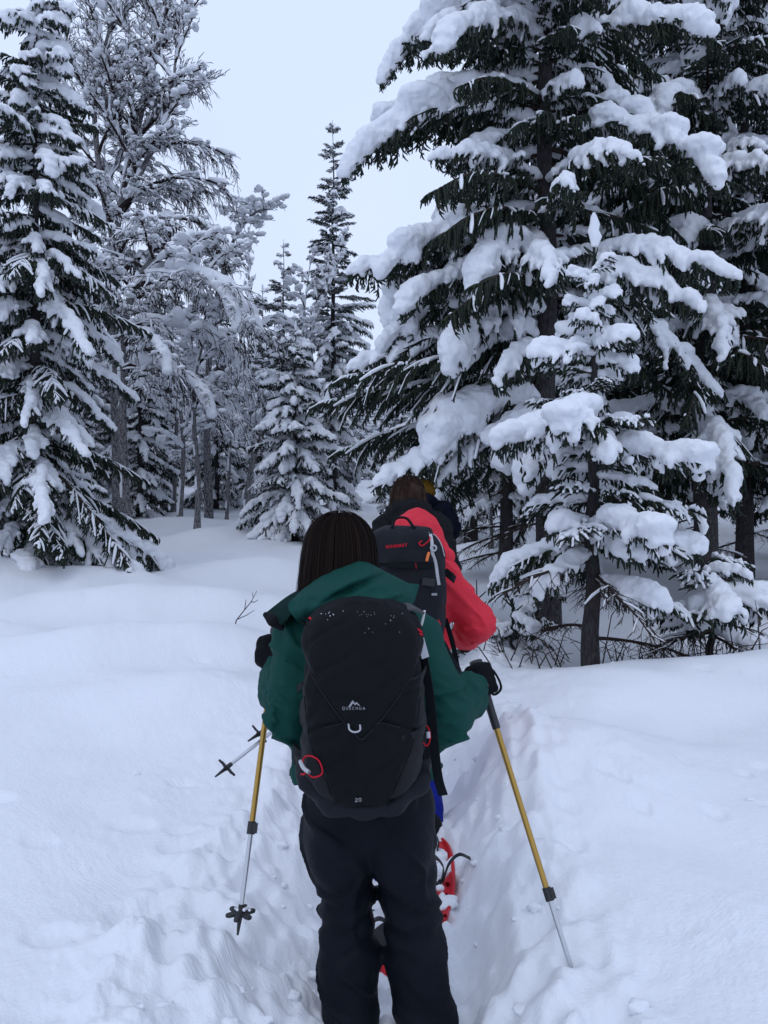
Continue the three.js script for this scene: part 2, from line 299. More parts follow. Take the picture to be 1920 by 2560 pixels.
{ // broken clumps of snow kicked out of the track and dropped from the boughs
  const R = mulberry(812), g = new GB(), t = thing('snow_clumps', 'small broken clumps of snow scattered along the trodden track', 'snow'); t.userData.kind = 'stuff';
  for (let k = 0; k < 120; k++) {
    const d = 1.5 + 5.5 * R() * R() + (k % 9 === 0 ? 4 * R() : 0), s = R() < 0.55 ? -1 : 1, x = k % 11 === 0 ? (R() - 0.3) * 5 : pathX(d) + s * (0.16 + 0.5 * Math.abs(R() + R() - 1)), z = -d, r = 0.005 + 0.016 * Math.pow(R(), 3);
    let c = new THREE.IcosahedronGeometry(r, 2); c.deleteAttribute('uv'); c.deleteAttribute('normal'); c = mergeVertices(c, r * 0.01); const P = c.attributes.position; for (let i = 0; i < P.count; i++) { const q = V().fromBufferAttribute(P, i).multiplyScalar(1 + 0.32 * n3(P.getX(i) / r * 0.9 + k, P.getY(i) / r * 0.9, P.getZ(i) / r * 0.9)); P.setXYZ(i, q.x * 1.25, q.y * 0.8, q.z); }
    c.computeVertexNormals(); c.translate(x, groundH(x, z) + r * 0.05, z); g.add(c);
  }
  part('clumps', g.build(), M.snow, t, null, 'stuff');
}
// ---------------------------------------------------------------- spruce boughs
const NEEDLE = [[0.022, 0.031, 0.024], [0.03, 0.041, 0.029], [0.017, 0.025, 0.021], [0.038, 0.047, 0.03]];
const WOOD = [0.045, 0.033, 0.028];
const FROST = [0.6, 0.615, 0.65];
function brush(gb, pts, R, per, nl = 0.017, w = 0.0036, thick = 0.0075, frost = 0) { // a twig clothed in needles
  const c = NEEDLE[Math.floor(R() * 4)], q = V(), t = V(), s = V();
  gb.tube(pts, pts.map((_, i) => thick * (i === pts.length - 1 ? 0.55 : 1)), 4, c, { capH: 1.4, wob: () => 0.35 * (R() - 0.5) });
  for (let i = 0; i + 1 < pts.length; i++) {
    t.subVectors(pts[i + 1], pts[i]); const L = t.length(); t.normalize();
    const n = Math.max(2, Math.round(L * per));
    for (let k = 0; k < n; k++) {
      const u = (k + R()) / n; q.lerpVectors(pts[i], pts[i + 1], u);
      s.set(R() - 0.5, R() - 0.5, R() - 0.5); s.addScaledVector(t, -s.dot(t)).normalize();
      const l = nl * (0.7 + 0.6 * R()), d = t.clone().multiplyScalar(0.75).addScaledVector(s, 0.7).normalize(), b = V().crossVectors(d, s).normalize();
      gb.flat([q.x - b.x * w / 2, q.y - b.y * w / 2, q.z - b.z * w / 2], [q.x + b.x * w / 2, q.y + b.y * w / 2, q.z + b.z * w / 2], [q.x + d.x * l, q.y + d.y * l, q.z + d.z * l], frost && s.y > -0.3 && R() < frost ? FROST : c);
    }
  }
}
const dirOf = (yaw, pitch) => V(Math.cos(pitch) * Math.cos(yaw), Math.sin(pitch), -Math.cos(pitch) * Math.sin(yaw));
// load: 2 heavy pillow, 1 medium, 0 lightly dusted, -1 dead (no needles).  lo: far-away version
function bough(L, load, seed, o = {}) {
  const R = mulberry(seed * 7919 + 13), wood = new GB(), thin = new GB(), N = 18, pts = [], pit = [];
  const th0 = o.th0 ?? (load === 2 ? 0.12 : 0.08), th1 = o.th1 ?? (load === 2 ? -0.85 : load === 1 ? -0.5 : -0.28), wob = (R() - 0.5) * 0.35;
  let p = V(), yaw = 0;
  for (let i = 0; i <= N; i++) { const t = i / N, pt = th0 + (th1 - th0) * Math.pow(t, 1.25) + (load < 2 && t > 0.8 ? 0.25 * (t - 0.8) / 0.2 : 0); pts.push(p.clone()); pit.push(pt); yaw = wob * t + 0.1 * Math.sin(t * 9 + seed); p = p.clone().addScaledVector(dirOf(yaw, pt), L / N); }
  const posAt = (t) => { const f = clamp(t, 0, 1) * N, i = Math.min(N - 1, Math.floor(f)); return pts[i].clone().lerp(pts[i + 1], f - i); };
  const pitAt = (t) => { const f = clamp(t, 0, 1) * N, i = Math.min(N - 1, Math.floor(f)); return lerp(pit[i], pit[i + 1], f - i); };
  const frost = o.frost ?? (o.bare || o.front ? 0.16 : 0.34), lo = !!o.lo, br = L * 0.011 + 0.004;
  wood.tube(pts.filter((_, i) => !lo || i % 3 === 0), pts.filter((_, i) => !lo || i % 3 === 0).map((_, i, a) => lerp(br, 0.004, i / (a.length - 1))), lo ? 4 : 6, WOOD);
  const W = o.W ?? Math.min(0.5, 0.13 + 0.21 * L), prof = (t) => sstep(0.02, 0.34, t) * Math.pow(1 - t, 0.62) + 0.1;
  const snow = new Blob(lo ? 34 : 100), RS = load === 2 ? (o.RS ?? (o.front ? 0.048 + 0.022 * L : 0.036 + 0.017 * L)) : load === 1 ? 0.031 + 0.013 * L : 0.012;
  const per = lo ? 26 : 130, step = lo ? 0.13 : load < 0 ? 0.075 : 0.056;
  const n1 = createNoise2D(mulberry(seed + 991));
  const cover = (t) => clamp(0.75 + 0.75 * n1(t * 2.3 * L, 3), load === 2 ? 0.35 : 0, 1.25);
  if (load > 0) { // pillow along the axis
    let prev = null;
    for (let i = 1; i <= N; i++) {
      const t = i / N, c = cover(t), r = RS * (load === 2 ? 0.55 + 0.5 * c : 0.5 + 0.7 * c) * (0.5 + 0.5 * sstep(0, 0.25, t)) * (t > 0.97 ? 0.7 : 1) * (0.9 + 0.2 * R());
      const q = pts[i].clone(); q.y += r * 0.62 + 0.006; q.z += (R() - 0.5) * RS * 0.5;
      if (c > 0.16 && r > 0.012) { if (prev) snow.cone(prev[0], q, prev[1], r, 1.12); prev = [q, r]; } else prev = null;
    }
    if (load === 2) for (let k = 0; k < L * 1.3; k++) { const t = 0.3 + 0.68 * R(), q = posAt(t), r = RS * (0.8 + 0.7 * R()); q.y += r * 0.75; q.z += (R() - 0.5) * W * 0.4 * prof(t); snow.ell(q, [r * (1.2 + 0.5 * R()), r * 0.75, r * (1.1 + 0.4 * R())]); }
  }
  const snowLine = (a0, r) => {
    let a = a0; if (!lo && R() < 0.55) { const i = Math.floor(R() * (a0.length - 1)), f = 0.35 + 0.5 * R(), s = a0[i].clone().lerp(a0[i + 1], 0.3 * R()), e = a0[i].clone().lerp(a0[i + 1], clamp(f + 0.3, 0, 1)); a = [s, s.clone().lerp(e, 0.5), e]; r *= 0.8 + 0.9 * R(); }
    { const dd = a[a.length - 1].clone().sub(a[0]).normalize(), hh = Math.sqrt(Math.max(0, 1 - dd.y * dd.y)); if (hh < (o.hang ? 0.6 : 0.38) + 0.2 * R()) return; r *= 0.35 + 0.65 * hh; }
    r *= 0.45 + 0.75 * clamp(0.5 + n1(a[0].x * 3.1, a[0].z * 4 + 9), 0, 1); // a ridge of snow lying along the top of a twig
    const q = a.map((v, i) => { const s = a[Math.min(a.length - 1, i + 1)].clone().sub(a[Math.max(0, i - 1)]).normalize(), h = Math.sqrt(Math.max(0, 1 - s.y * s.y)); const w = v.clone(); w.y += 0.006 + r * 0.55 * h; return w; });
    thin.tube(q, q.map((_, i) => r * (0.65 + 0.6 * R()) * (i === 0 || i === q.length - 1 ? 0.6 : 1)), lo ? 4 : 5, [1, 1, 1], { capH: 0.9 });
  };
  let side = 1;
  for (let s = (load < 0 ? 0.1 : 0.07) * L + 0.04; s < L * 1.0; s += step * 0.5 * (0.75 + 0.5 * R())) {
    side = -side; const t = s / L, len = W * prof(t) * (0.6 + 0.65 * R()), base = posAt(t), bp = pitAt(t);
    const hang = (load === 2 ? 0.55 : load === 1 ? 0.42 : 0.22) * (0.35 + 1.2 * R()) * (o.hang ?? 1);
    const y0 = side * (0.95 - 0.45 * t + 0.7 * (R() - 0.5)), K = lo ? 2 : 3, a = [base]; let q = base.clone();
    for (let k = 1; k <= K; k++) { const u = k / K; q = q.clone().addScaledVector(dirOf(y0 * (1 - 0.25 * u), bp * 0.8 - hang * Math.pow(u, 0.9) * 1.35 + 0.05), len / K); a.push(q); }
    if (load < 0) {
      wood.tube(a, a.map((_, i) => lerp(0.0042, 0.002, i / K)), 3, WOOD);
      for (let k = 0; k < 3; k++) { const b = a[1].clone().lerp(a[K], R()); wood.tube([b, b.clone().addScaledVector(dirOf(y0 + (R() - 0.5) * 2, -0.3 - 0.6 * R()), len * 0.45 * (0.4 + R()))], [0.0028, 0.0016], 3, WOOD); }
      if (R() < 0.25) snowLine(a, 0.009);
      continue;
    }
    brush(wood, a, R, per, lo ? 0.035 : 0.018, lo ? 0.011 : 0.004, lo ? 0.016 : 0.008, frost);
    const nsub = lo ? 1 : Math.floor(len / 0.05);
    for (let k = 0; k < nsub; k++) for (const sd of lo ? [R() < 0.5 ? -1 : 1] : [-1, 1]) {
      const u = (k + 0.4 + 0.4 * R()) / nsub * 0.9 + 0.05, f = u * K, i = Math.min(K - 1, Math.floor(f)), b = a[i].clone().lerp(a[i + 1], f - i), l = (0.045 + 0.07 * R()) * (1 - 0.35 * u) * (lo ? 1.6 : 1);
      const ds = a[i + 1].clone().sub(a[i]).normalize(), pc = Math.asin(clamp(ds.y, -1, 1)), yw = Math.atan2(-ds.z, ds.x);
      const hang2 = pc - (load === 2 ? 0.5 : load === 1 ? 0.4 : 0.18) * (o.hang ?? 1) * (0.5 + R()), e1 = b.clone().addScaledVector(dirOf(yw + sd * (0.55 + 0.25 * R()), hang2), l * 0.5), e2 = e1.clone().addScaledVector(dirOf(yw + sd * 0.4, hang2 - 0.25), l * 0.5);
      brush(wood, [b, e1, e2], R, per, lo ? 0.035 : 0.017, lo ? 0.011 : 0.004, lo ? 0.015 : 0.0075, frost);
      if (!lo && R() < (load === 0 ? (o.bare ? 0.35 : 0.75) : load === 1 ? 0.5 : 0.2)) snowLine([b, e1, e2], 0.0085 + 0.007 * R());
    }
    const c = cover(t + 0.05 * side);
    if (load === 0 ? R() < (o.bare ? 0.4 : 0.8) : R() < 0.25) snowLine(a, (lo ? 0.02 : 0.011) + 0.009 * R());
    else {
      const fr = clamp((load === 2 ? (o.front ? 0.3 + 0.4 * R() : 0.6 + 0.55 * R()) : 0.38 + 0.6 * R()) * (0.5 + 0.6 * c), 0, 1), r0 = RS * (load === 2 ? 0.7 : 0.8) * (0.45 + 0.55 * c) * (0.7 + 0.5 * R());
      if (r0 > 0.012 && c > 0.12) {
        const m = K * fr, q0 = a[0].clone(), q1 = a[Math.min(K, Math.ceil(m / 2))].clone(), fi = Math.min(K - 1, Math.floor(m)), q2 = a[fi].clone().lerp(a[fi + 1], m - fi);
        q0.y += r0 * 0.7; q1.y += r0 * 0.6; q2.y += r0 * 0.3 + 0.006;
        snow.cone(q0, q1, r0 * 1.05, r0 * 0.85, 1.1); snow.cone(q1, q2, r0 * 0.85, Math.max(0.012, r0 * (0.35 + 0.3 * R())), 1.1);
        if (fr < 0.8) snowLine(a.slice(-3), 0.011 + 0.006 * R());
      }
    }
  }
  if (load > 0 || load === 0) brush(wood, [pts[N - 1], pts[N]], R, per);
  if (snow.list.length) {
    const g = snow.build(lo ? 0.036 : o.cell ?? 0.0145, (d, x, y, z) => d + (lo ? 0 : 0.012 * n3(x * 7 + seed, y * 8, z * 7) + 0.009 * n3(x * 17, y * 18, z * 17 + seed) + 0.003 * n3(x * 44, y * 44 + seed, z * 44)));
    thin.add(g);
  }
  return { wood: wood.build(), snow: thin.count ? thin.build() : null, L };
}
const BOUGHS = { 2: [], 1: [], 0: [], [-1]: [] }, LO = { 2: [], 1: [], 0: [] };
{ let s = 1;
  for (const L of [0.32, 0.55, 0.85, 1.2, 1.6, 2.0]) for (const ld of [2, 1, 0]) { BOUGHS[ld].push(bough(L, ld, s++)); if (L > 0.5 && L < 1.7) BOUGHS[ld].push(bough(L * 1.08, ld, s++)); }
  for (const L of [0.5, 0.9]) BOUGHS[-1].push(bough(L, -1, s++), bough(L * 1.1, -1, s++));
  for (const L of [0.45, 0.9, 1.4]) for (const ld of [2, 1, 0]) LO[ld].push(bough(L, ld, s++, { lo: true }));
}
const DROOP = [bough(1.9, 2, 301, { th0: 0.28, th1: -1.2, RS: 0.105, hang: 1.5, front: true, W: 0.5 }), bough(1.75, 2, 302, { th0: 0.2, th1: -1.05, RS: 0.1, W: 0.52, hang: 1.4, front: true }), bough(1.35, 2, 303, { th0: 0.2, th1: -1.2, RS: 0.09, W: 0.48, hang: 1.2 }), bough(0.8, 2, 304, { th0: 0.1, th1: -0.9, RS: 0.085, W: 0.36 }), bough(1.35, 2, 305, { th0: 0.15, th1: -1.05, RS: 0.13, W: 0.42 })];
const SWEEP = [bough(2.1, 0, 311, { th0: 0.02, th1: -0.35, W: 0.8, hang: 2.3 }), bough(1.9, 1, 312, { th0: 0.0, th1: -0.6, W: 0.74, hang: 1.7 })];
const mk = (Ls, ld, o, s0) => Ls.map((L, i) => bough(L, ld, s0 + i, o));
const HANG = { 2: mk([0.6, 0.9, 1.2, 1.5, 1.85], 2, { th0: 0.2, th1: -1.0, hang: 1.35, front: true }, 501), 1: mk([0.6, 0.9, 1.25, 1.6, 1.9], 1, { th0: 0.15, th1: -0.8, hang: 1.7 }, 521), 0: mk([0.6, 0.9, 1.3, 1.7], 0, { th0: 0.1, th1: -0.75, hang: 2.9, bare: true }, 541) };
const SHAG = { 2: BOUGHS[2], 1: mk([0.35, 0.6, 0.9, 1.25, 1.6, 1.95], 1, { th0: 0.05, th1: -0.55, hang: 1.3 }, 561), 0: mk([0.35, 0.6, 0.9, 1.25, 1.6, 1.95], 0, { th0: 0.05, th1: -0.5, hang: 2.2 }, 581) };
function pick(set, L, R) { let best = 1e9; for (const b of set) best = Math.min(best, Math.abs(b.L - L)); const c = set.filter((b) => Math.abs(b.L - L) < best + 0.15); return c[Math.floor(R() * c.length)]; }
function putBough(tree, b, pos, azim, tilt, scale, R, roll = 0) {
  const m = part('branch', b.wood, M.needles, tree); m.position.copy(pos); m.rotation.order = 'YZX'; m.rotation.set(roll, azim, tilt); m.scale.setScalar(scale);
  if (b.snow) part('snow_cap', b.snow, M.snow, m);
  return m;
}
function trunkGeo(H, r, R, o = {}) {
  const gb = new GB(), n = 22, pts = [], rad = [], lean = o.lean ?? [0, 0];
  for (let i = 0; i <= n; i++) { const t = i / n; pts.push(V(lean[0] * t * t * H + 0.015 * Math.sin(i * 1.1 + r * 50), t * H - (i === 0 ? 0.35 : 0), lean[1] * t * t * H + 0.015 * Math.cos(i * 0.8))); rad.push(Math.max(0.008, r * Math.pow(1 - t, 0.85) * (1 + 0.28 * Math.exp(-t * H / 0.18)))); }
  gb.tube(pts, rad, 12, [1, 1, 1], { ru: 2, rv: 1.1, wob: (i, s) => 0.09 * n2(i * 0.9 + r * 40, s * 1.3) });
  return { geo: gb.build(), at: (h) => { const t = clamp(h / H, 0, 1) * n, i = Math.min(n - 1, Math.floor(t)); return pts[i].clone().lerp(pts[i + 1], t - i); } };
}
function leaderGeo(seed) { const R = mulberry(seed), w = new GB(), s = new GB(); brush(w, [V(0, -0.25, 0), V(0.005, 0, 0), V(0, 0.2, 0)], R, 130); for (let k = 0; k < 6; k++) { const a = k * 1.05 + R(); brush(w, [V(0, -0.12 + k * 0.03, 0), V(Math.cos(a) * 0.08, -0.05 + k * 0.03, Math.sin(a) * 0.08)], R, 130); } s.tube([V(0.005, 0.02, 0), V(0.01, 0.07, 0.004), V(-0.004, 0.11, 0), V(0.006, 0.15, 0), V(0, 0.19, 0), V(0, 0.215, 0)], [0.02, 0.037, 0.033, 0.03, 0.02, 0.008], 8, [1, 1, 1]); return [w.build(), s.build()]; }
const LEADER = leaderGeo(8);
/* one spruce: trunk, whorls of branches each with its snow */
function spruce(p) {
  const R = mulberry(p.seed), y = groundH(p.x, p.z, false) - 0.03, t = thing(p.name ?? 'spruce_tree', p.label, 'spruce tree', [p.x, y, p.z], 0, p.group);
  const tr = trunkGeo(p.H, p.r, R, p); part('trunk', tr.geo, M.bark, t);
  const rad = p.radius ?? ((u) => 0.22 + (p.R0 - 0.22) * Math.pow(1 - u, 0.8)), mix = p.mix ?? (() => [0.35, 0.4, 0.25]);
  let h = p.hb, ga = R() * 6.28, count = 0;
  while (h < p.H - 0.12 && count < 280) {
    const u = (h - p.hb) / (p.H - p.hb), n = Math.round((p.per ?? 5) * (u > 0.85 ? 0.8 : 1));
    for (let k = 0; k < n; k++) {
      ga += 2.39996 + (R() - 0.5) * 0.5; count++;
      const hh = clamp(h + (R() - 0.5) * 1.6 * (p.gap ?? 0.24), p.hb * 0.8, p.H - 0.06), L = rad(u, ga) * (p.jit ? 0.45 + 0.8 * R() : 0.68 + 0.46 * R());
      if (R() < 0.1 || (p.skip && p.skip(hh, ga, L))) continue;
      const m = mix(u, hh, ga), x = R(), ld = x < m[0] ? 2 : x < m[0] + m[1] ? 1 : 0, b = pick((p.set ?? BOUGHS)[ld], L, R), tilt = lerp(p.tilt0 ?? -0.18, p.tilt1 ?? 0.5, Math.pow(u, 1.4)) + (R() - 0.5) * 0.4;
      putBough(t, b, tr.at(hh), ga, tilt, clamp(L / b.L, 0.6, 1.35), R, (R() - 0.5) * 0.3);
    }
    h += (p.gap ?? 0.24) * (1 - 0.45 * u);
  }
  const ld = part('leader', LEADER[0], M.needles, t); ld.position.copy(tr.at(p.H)); if (p.topSnow !== false) part('snow_cap', LEADER[1], M.snow, ld).scale.setScalar(p.topScale ?? 1);
  for (let k = 0; k < (p.dead ?? 0); k++) { const hh = 0.15 + (p.hb - 0.1) * R(), b = BOUGHS[-1][Math.floor(R() * 4)]; putBough(t, b, tr.at(hh), R() * 6.28, -0.25 + 0.3 * (R() - 0.5), 0.6 + 0.6 * R(), R); }
  for (const e of p.heroes ?? []) putBough(t, e.b, tr.at(e.h), e.az, e.tilt ?? 0, e.s ?? 1, R, e.roll ?? 0);
  return t;
}
// ---- the near trees, each with its own look
const deg = Math.PI / 180;
spruce({ x: -4.42, z: -9.75, H: 7.35, r: 0.085, hb: 0.25, set: SHAG, radius: (u) => 0.32 + 1.75 * Math.pow(1 - u, 0.95), seed: 11, gap: 0.22, per: 6, jit: true, mix: (u, h, a) => (u > 0.78 ? [0.6, 0.25, 0.15] : Math.sin(a) < -0.75 ? [0.06, 0.44, 0.5] : [0.27, 0.42, 0.31]), tilt0: -0.46, tilt1: 0.2, label: 'tall dark spruce at the left edge, lowest snowy branches reaching down to the ground' });
spruce({ x: 1.47, z: -6.95, H: 9.4, r: 0.118, hb: 1.7, seed: 22, gap: 0.24, per: 6, jit: true, dead: 12, lean: [-0.004, 0], set: HANG, radius: (u) => 0.45 + 1.4 * Math.pow(1 - u, 0.85), mix: (u, h, a) => (Math.sin(a) < -0.75 ? [0.03, 0.5, 0.47] : Math.sin(a) < -0.2 ? [0.3, 0.45, 0.25] : Math.cos(a) > 0.2 ? [0.05, 0.58, 0.37] : [0.45, 0.38, 0.17]), skip: (h, a) => (h < 2.1 && Math.cos(a) > -0.3) || (h < 2.9 && Math.cos(a) > 0.1 && Math.sin(a) < 0.3), tilt0: -0.12, tilt1: 0.35,
  heroes: [
    { b: DROOP[0], h: 5.55, az: 172 * deg, s: 0.92, tilt: 0.06 }, { b: DROOP[0], h: 4.5, az: 186 * deg, s: 1.08, tilt: 0.1 }, { b: DROOP[1], h: 4.75, az: 168 * deg, s: 1.05, tilt: 0.16 }, { b: DROOP[1], h: 3.45, az: 196 * deg, s: 1.0, tilt: 0.08 }, { b: DROOP[2], h: 3.3, az: 228 * deg, s: 1.0, tilt: 0.0 },
    { b: DROOP[2], h: 2.85, az: 215 * deg, s: 1.05, tilt: -0.1 }, { b: DROOP[1], h: 2.95, az: 180 * deg, s: 0.95, tilt: 0.05 }, { b: SWEEP[0], h: 2.3, az: 187 * deg, s: 1.0, tilt: -0.02 }, { b: SWEEP[0], h: 2.1, az: 172 * deg, s: 0.95, tilt: -0.12 }, { b: SWEEP[1], h: 1.95, az: 196 * deg, s: 0.9, tilt: -0.15 },
    { b: DROOP[3], h: 2.0, az: 226 * deg, s: 1.2, tilt: -0.35 }, { b: DROOP[2], h: 1.9, az: 250 * deg, s: 0.95, tilt: -0.2 }, { b: SWEEP[1], h: 2.75, az: 178 * deg, s: 0.95, tilt: 0.02 }, { b: SWEEP[0], h: 2.5, az: 198 * deg, s: 0.95, tilt: -0.05 }, { b: SWEEP[1], h: 3.5, az: 184 * deg, s: 0.95, tilt: 0.05 }, { b: DROOP[4], h: 2.05, az: 207 * deg, s: 1.0, tilt: -0.1 },
  ], label: 'biggest spruce right of the trail, long drooping boughs under thick rolls of snow' });
spruce({ x: 3.42, z: -8.2, H: 10, r: 0.13, hb: 1.6, seed: 33, gap: 0.24, per: 6, jit: true, dead: 14, set: HANG, radius: (u) => 0.45 + 1.45 * Math.pow(1 - u, 0.8), mix: (u, h, a) => (Math.sin(a) < -0.75 ? [0.05, 0.45, 0.5] : Math.cos(a) < -0.2 ? [0.1, 0.52, 0.38] : [0.25, 0.42, 0.33]), tilt0: -0.15, tilt1: 0.4, heroes: [{ b: DROOP[3], h: 5.6, az: 250 * deg, s: 1.5, tilt: 0.5 }, { b: DROOP[2], h: 5.0, az: 222 * deg, s: 1.0, tilt: 0.15 }, { b: DROOP[3], h: 6.5, az: 240 * deg, s: 1.3, tilt: 0.7 }, { b: DROOP[3], h: 3.9, az: 230 * deg, s: 1.1, tilt: 0 }], label: 'thick-trunked spruce right of the biggest one, egg-shaped snow lumps on its upper boughs' });
spruce({ x: 4.4, z: -9.4, H: 9, r: 0.11, hb: 1.6, seed: 44, gap: 0.27, per: 5, dead: 10, R0: 1.6, set: HANG, jit: true, mix: () => [0.2, 0.35, 0.45], label: 'dark spruce at the right edge with shaded hanging twigs and a bare trunk foot' });
// the young spruce in front, right
const PILLOW = [bough(0.75, 2, 401, { th0: 0.0, th1: -0.35, RS: 0.085, W: 0.4 }), bough(0.9, 2, 402, { th0: 0.05, th1: -0.45, RS: 0.09, W: 0.44 }), bough(0.6, 2, 403, { th0: 0, th1: -0.3, RS: 0.07, W: 0.32 })];
spruce({ x: 1.46, z: -5.4, H: 2.95, r: 0.062, hb: 0.75, seed: 55, gap: 0.19, per: 4.6, jit: true, dead: 6, radius: (u) => 0.1 + 0.58 * Math.pow(1 - u, 0.95), mix: (u) => (u > 0.7 ? [0.4, 0.4, 0.2] : [0.1, 0.35, 0.55]), tilt0: -0.12, tilt1: 0.45, topScale: 1.2,
  heroes: [{ b: PILLOW[1], h: 1.75, az: 245 * deg, s: 0.85, tilt: 0.02 }, { b: PILLOW[0], h: 1.75, az: 205 * deg, s: 1.05, tilt: -0.1 }, { b: PILLOW[1], h: 1.5, az: 325 * deg, s: 0.85, tilt: 0.05 }, { b: PILLOW[1], h: 0.98, az: 290 * deg, s: 0.85, tilt: 0.12 }, { b: PILLOW[0], h: 0.9, az: 345 * deg, s: 0.95, tilt: 0.08 }, { b: PILLOW[2], h: 0.62, az: 312 * deg, s: 0.9, tilt: -0.1 }, { b: PILLOW[2], h: 2.2, az: 200 * deg, s: 0.8, tilt: 0.1 }],
  label: 'small young spruce in front of the big trunks, wide snow pillows on its low branches' });
spruce({ x: 2.45, z: -5.75, H: 1.0, r: 0.03, hb: 0.35, seed: 56, gap: 0.16, per: 3, radius: () => 0.45, mix: () => [0.5, 0.3, 0.2], tilt0: -0.05, tilt1: 0.1, dead: 6, lean: [-0.1, 0.05], label: 'low bent spruce sapling holding a pillow of snow, behind the right-hand snow mound', heroes: [{ b: PILLOW[0], h: 0.6, az: 255 * deg, s: 0.95, tilt: 0 }, { b: PILLOW[2], h: 0.55, az: 10 * deg, s: 1.1, tilt: 0 }] });
spruce({ x: 1.6, z: -10.1, H: 6.6, r: 0.095, hb: 1.3, seed: 66, gap: 0.27, per: 5, dead: 16, R0: 1.2, mix: () => [0.35, 0.35, 0.3], label: 'slim spruce behind the biggest one, grey trunk ringed by a skirt of fine dead twigs' });
spruce({ x: 1.62, z: -14.4, H: 7.5, r: 0.12, hb: 1.0, seed: 67, gap: 0.3, per: 5, dead: 12, R0: 1.4, mix: () => [0.35, 0.35, 0.3], label: 'spruce right of the farthest hiker, trunk plastered with snow at its foot' });
spruce({ x: 1.05, z: -15.6, H: 6.2, r: 0.08, hb: 1.1, seed: 68, gap: 0.3, per: 5, dead: 8, R0: 1.2, mix: () => [0.4, 0.35, 0.25], label: 'narrow spruce just right of the path, behind the hanging round snow pillow' });
const RF = 'spruces in the dark wood behind the big ones on the right';
const rightWood = [[5.6, -8.6, 9, 71], [6.3, -11.6, 9.5, 72], [3.0, -12.6, 9, 73], [4.6, -14.0, 10, 74], [7.8, -14.5, 10, 75], [2.6, -10.6, 8.5, 76], [6.2, -17.2, 10, 77], [2.9, -17.4, 9, 78], [9.6, -17.8, 10, 79]];
rightWood.forEach(([x, z, H, s], i) => spruce({ x, z, H, r: 0.1, hb: 1.2, seed: s, gap: 0.34, per: 5, dead: 6, set: HANG, R0: 1.55, mix: () => [0.3, 0.35, 0.35], group: RF, label: ['nearest dark-wood spruce, mostly beyond the right edge of the picture', 'dark-wood spruce at the right edge, behind the shaded edge spruce', 'dark-wood spruce close behind the right half of the biggest spruce', 'dark-wood spruce between the biggest spruce and the thick-trunked one', 'dark-wood spruce farther back at the right edge', 'dark-wood spruce straight behind the small young spruce', 'dark-wood spruce deep behind the thick-trunked spruce', 'dark-wood spruce deep behind the trunk of the biggest spruce', 'farthest dark-wood spruce at the right edge'][i] }));
// the middle group
spruce({ x: -1.78, z: -15.4, H: 4.25, r: 0.07, hb: 0.15, R0: 1.35, seed: 81, gap: 0.19, per: 6, mix: (u) => [0.45, 0.4, 0.15], tilt0: -0.3, tilt1: 0.2, label: 'broad low spruce in the middle, snowy branches down to the ground, below the tall spire' });
spruce({ x: -1.42, z: -21.5, H: 10.6, r: 0.11, hb: 0.5, R0: 1.65, seed: 82, gap: 0.29, per: 4.6, jit: true, radius: (u) => 0.16 + 1.75 * Math.pow(1 - u, 1.0), mix: (u) => (u > 0.5 ? [0.0, 0.25, 0.75] : [0.3, 0.5, 0.2]), tilt0: -0.3, tilt1: 0.55, topSnow: false, label: 'tallest pointed spruce in the middle, its thin spire standing free against the sky' });
spruce({ x: -2.85, z: -21.8, H: 7.6, r: 0.09, hb: 0.3, R0: 1.35, seed: 83, gap: 0.32, per: 4, jit: true, mix: (u) => (u > 0.7 ? [0.05, 0.35, 0.6] : [0.35, 0.45, 0.2]), tilt0: -0.3, tilt1: 0.5, topSnow: false, label: 'second pointed spruce, left of the tallest spire, half its height' });
spruce({ x: -3.95, z: -25, H: 7.0, r: 0.08, hb: 0.3, R0: 1.3, seed: 84, gap: 0.3, per: 5, mix: (u) => [0.25, 0.45, 0.3], tilt1: 0.5, label: 'short spruce between the arching birch and the second pointed spruce' });
const LF = 'snowy spruces filling the wood on the left behind the birch';
[[-7.2, -11.8, 7.2, 91], [-8.6, -15.5, 8.5, 92], [-6.6, -20.8, 6.4, 93], [-5.0, -23, 6.2, 94], [-9.8, -20.5, 8, 95], [-7.6, -25, 6.6, 96], [-5.6, -27.5, 7, 97], [-6.2, -13.8, 4.2, 98]].forEach(([x, z, H, s], i) => spruce({ x, z, H, r: 0.08, hb: 0.3, set: SHAG, R0: 1.35, seed: s, gap: 0.3, per: 5, mix: () => [0.3, 0.4, 0.3], tilt0: -0.3, tilt1: 0.3, group: LF, label: ['snowy spruce mostly beyond the left edge, beside the tall left spruce', 'snowy spruce beyond the left edge, farther back', 'snowy spruce low between the great birch trunk and the bowed birch', 'snowy spruce right behind the lone white-barked birch', 'snowy spruce deep in the wood behind the tall left spruce', 'snowy spruce deep in the wood behind the great birch trunk', 'far snowy spruce between the white-barked birch and the leaning birch', 'low snowy spruce tucked close behind the tall left spruce'][i] }));
const CF = 'spruces round the far end of the clearing';
[[0.6, -27, 6, 101], [2.2, -24, 7.5, 102], [-3.2, -29, 7, 103], [0.1, -20.5, 1.4, 104], [2.0, -20, 5.5, 105], [-2.2, -33, 7, 106]].forEach(([x, z, H, s], i) => spruce({ x, z, H, r: 0.07, hb: 0.25, R0: Math.min(1.3, H * 0.3), seed: s, gap: 0.3, per: 5, mix: () => [0.4, 0.4, 0.2], tilt0: -0.3, tilt1: 0.4, group: CF, label: ['snowy spruce at the far end of the clearing, straight above the brown-haired hiker', 'far spruce half hidden behind the hanging snow pillows right of the clearing', 'far spruce between the tallest spire and the second pointed spruce', 'waist-high snow-buried spruce bush beside the far trail', 'nearer spruce half hidden behind the hanging pillows right of the trail', 'farthest spruce peeping out right of the tallest spire'][i] }));
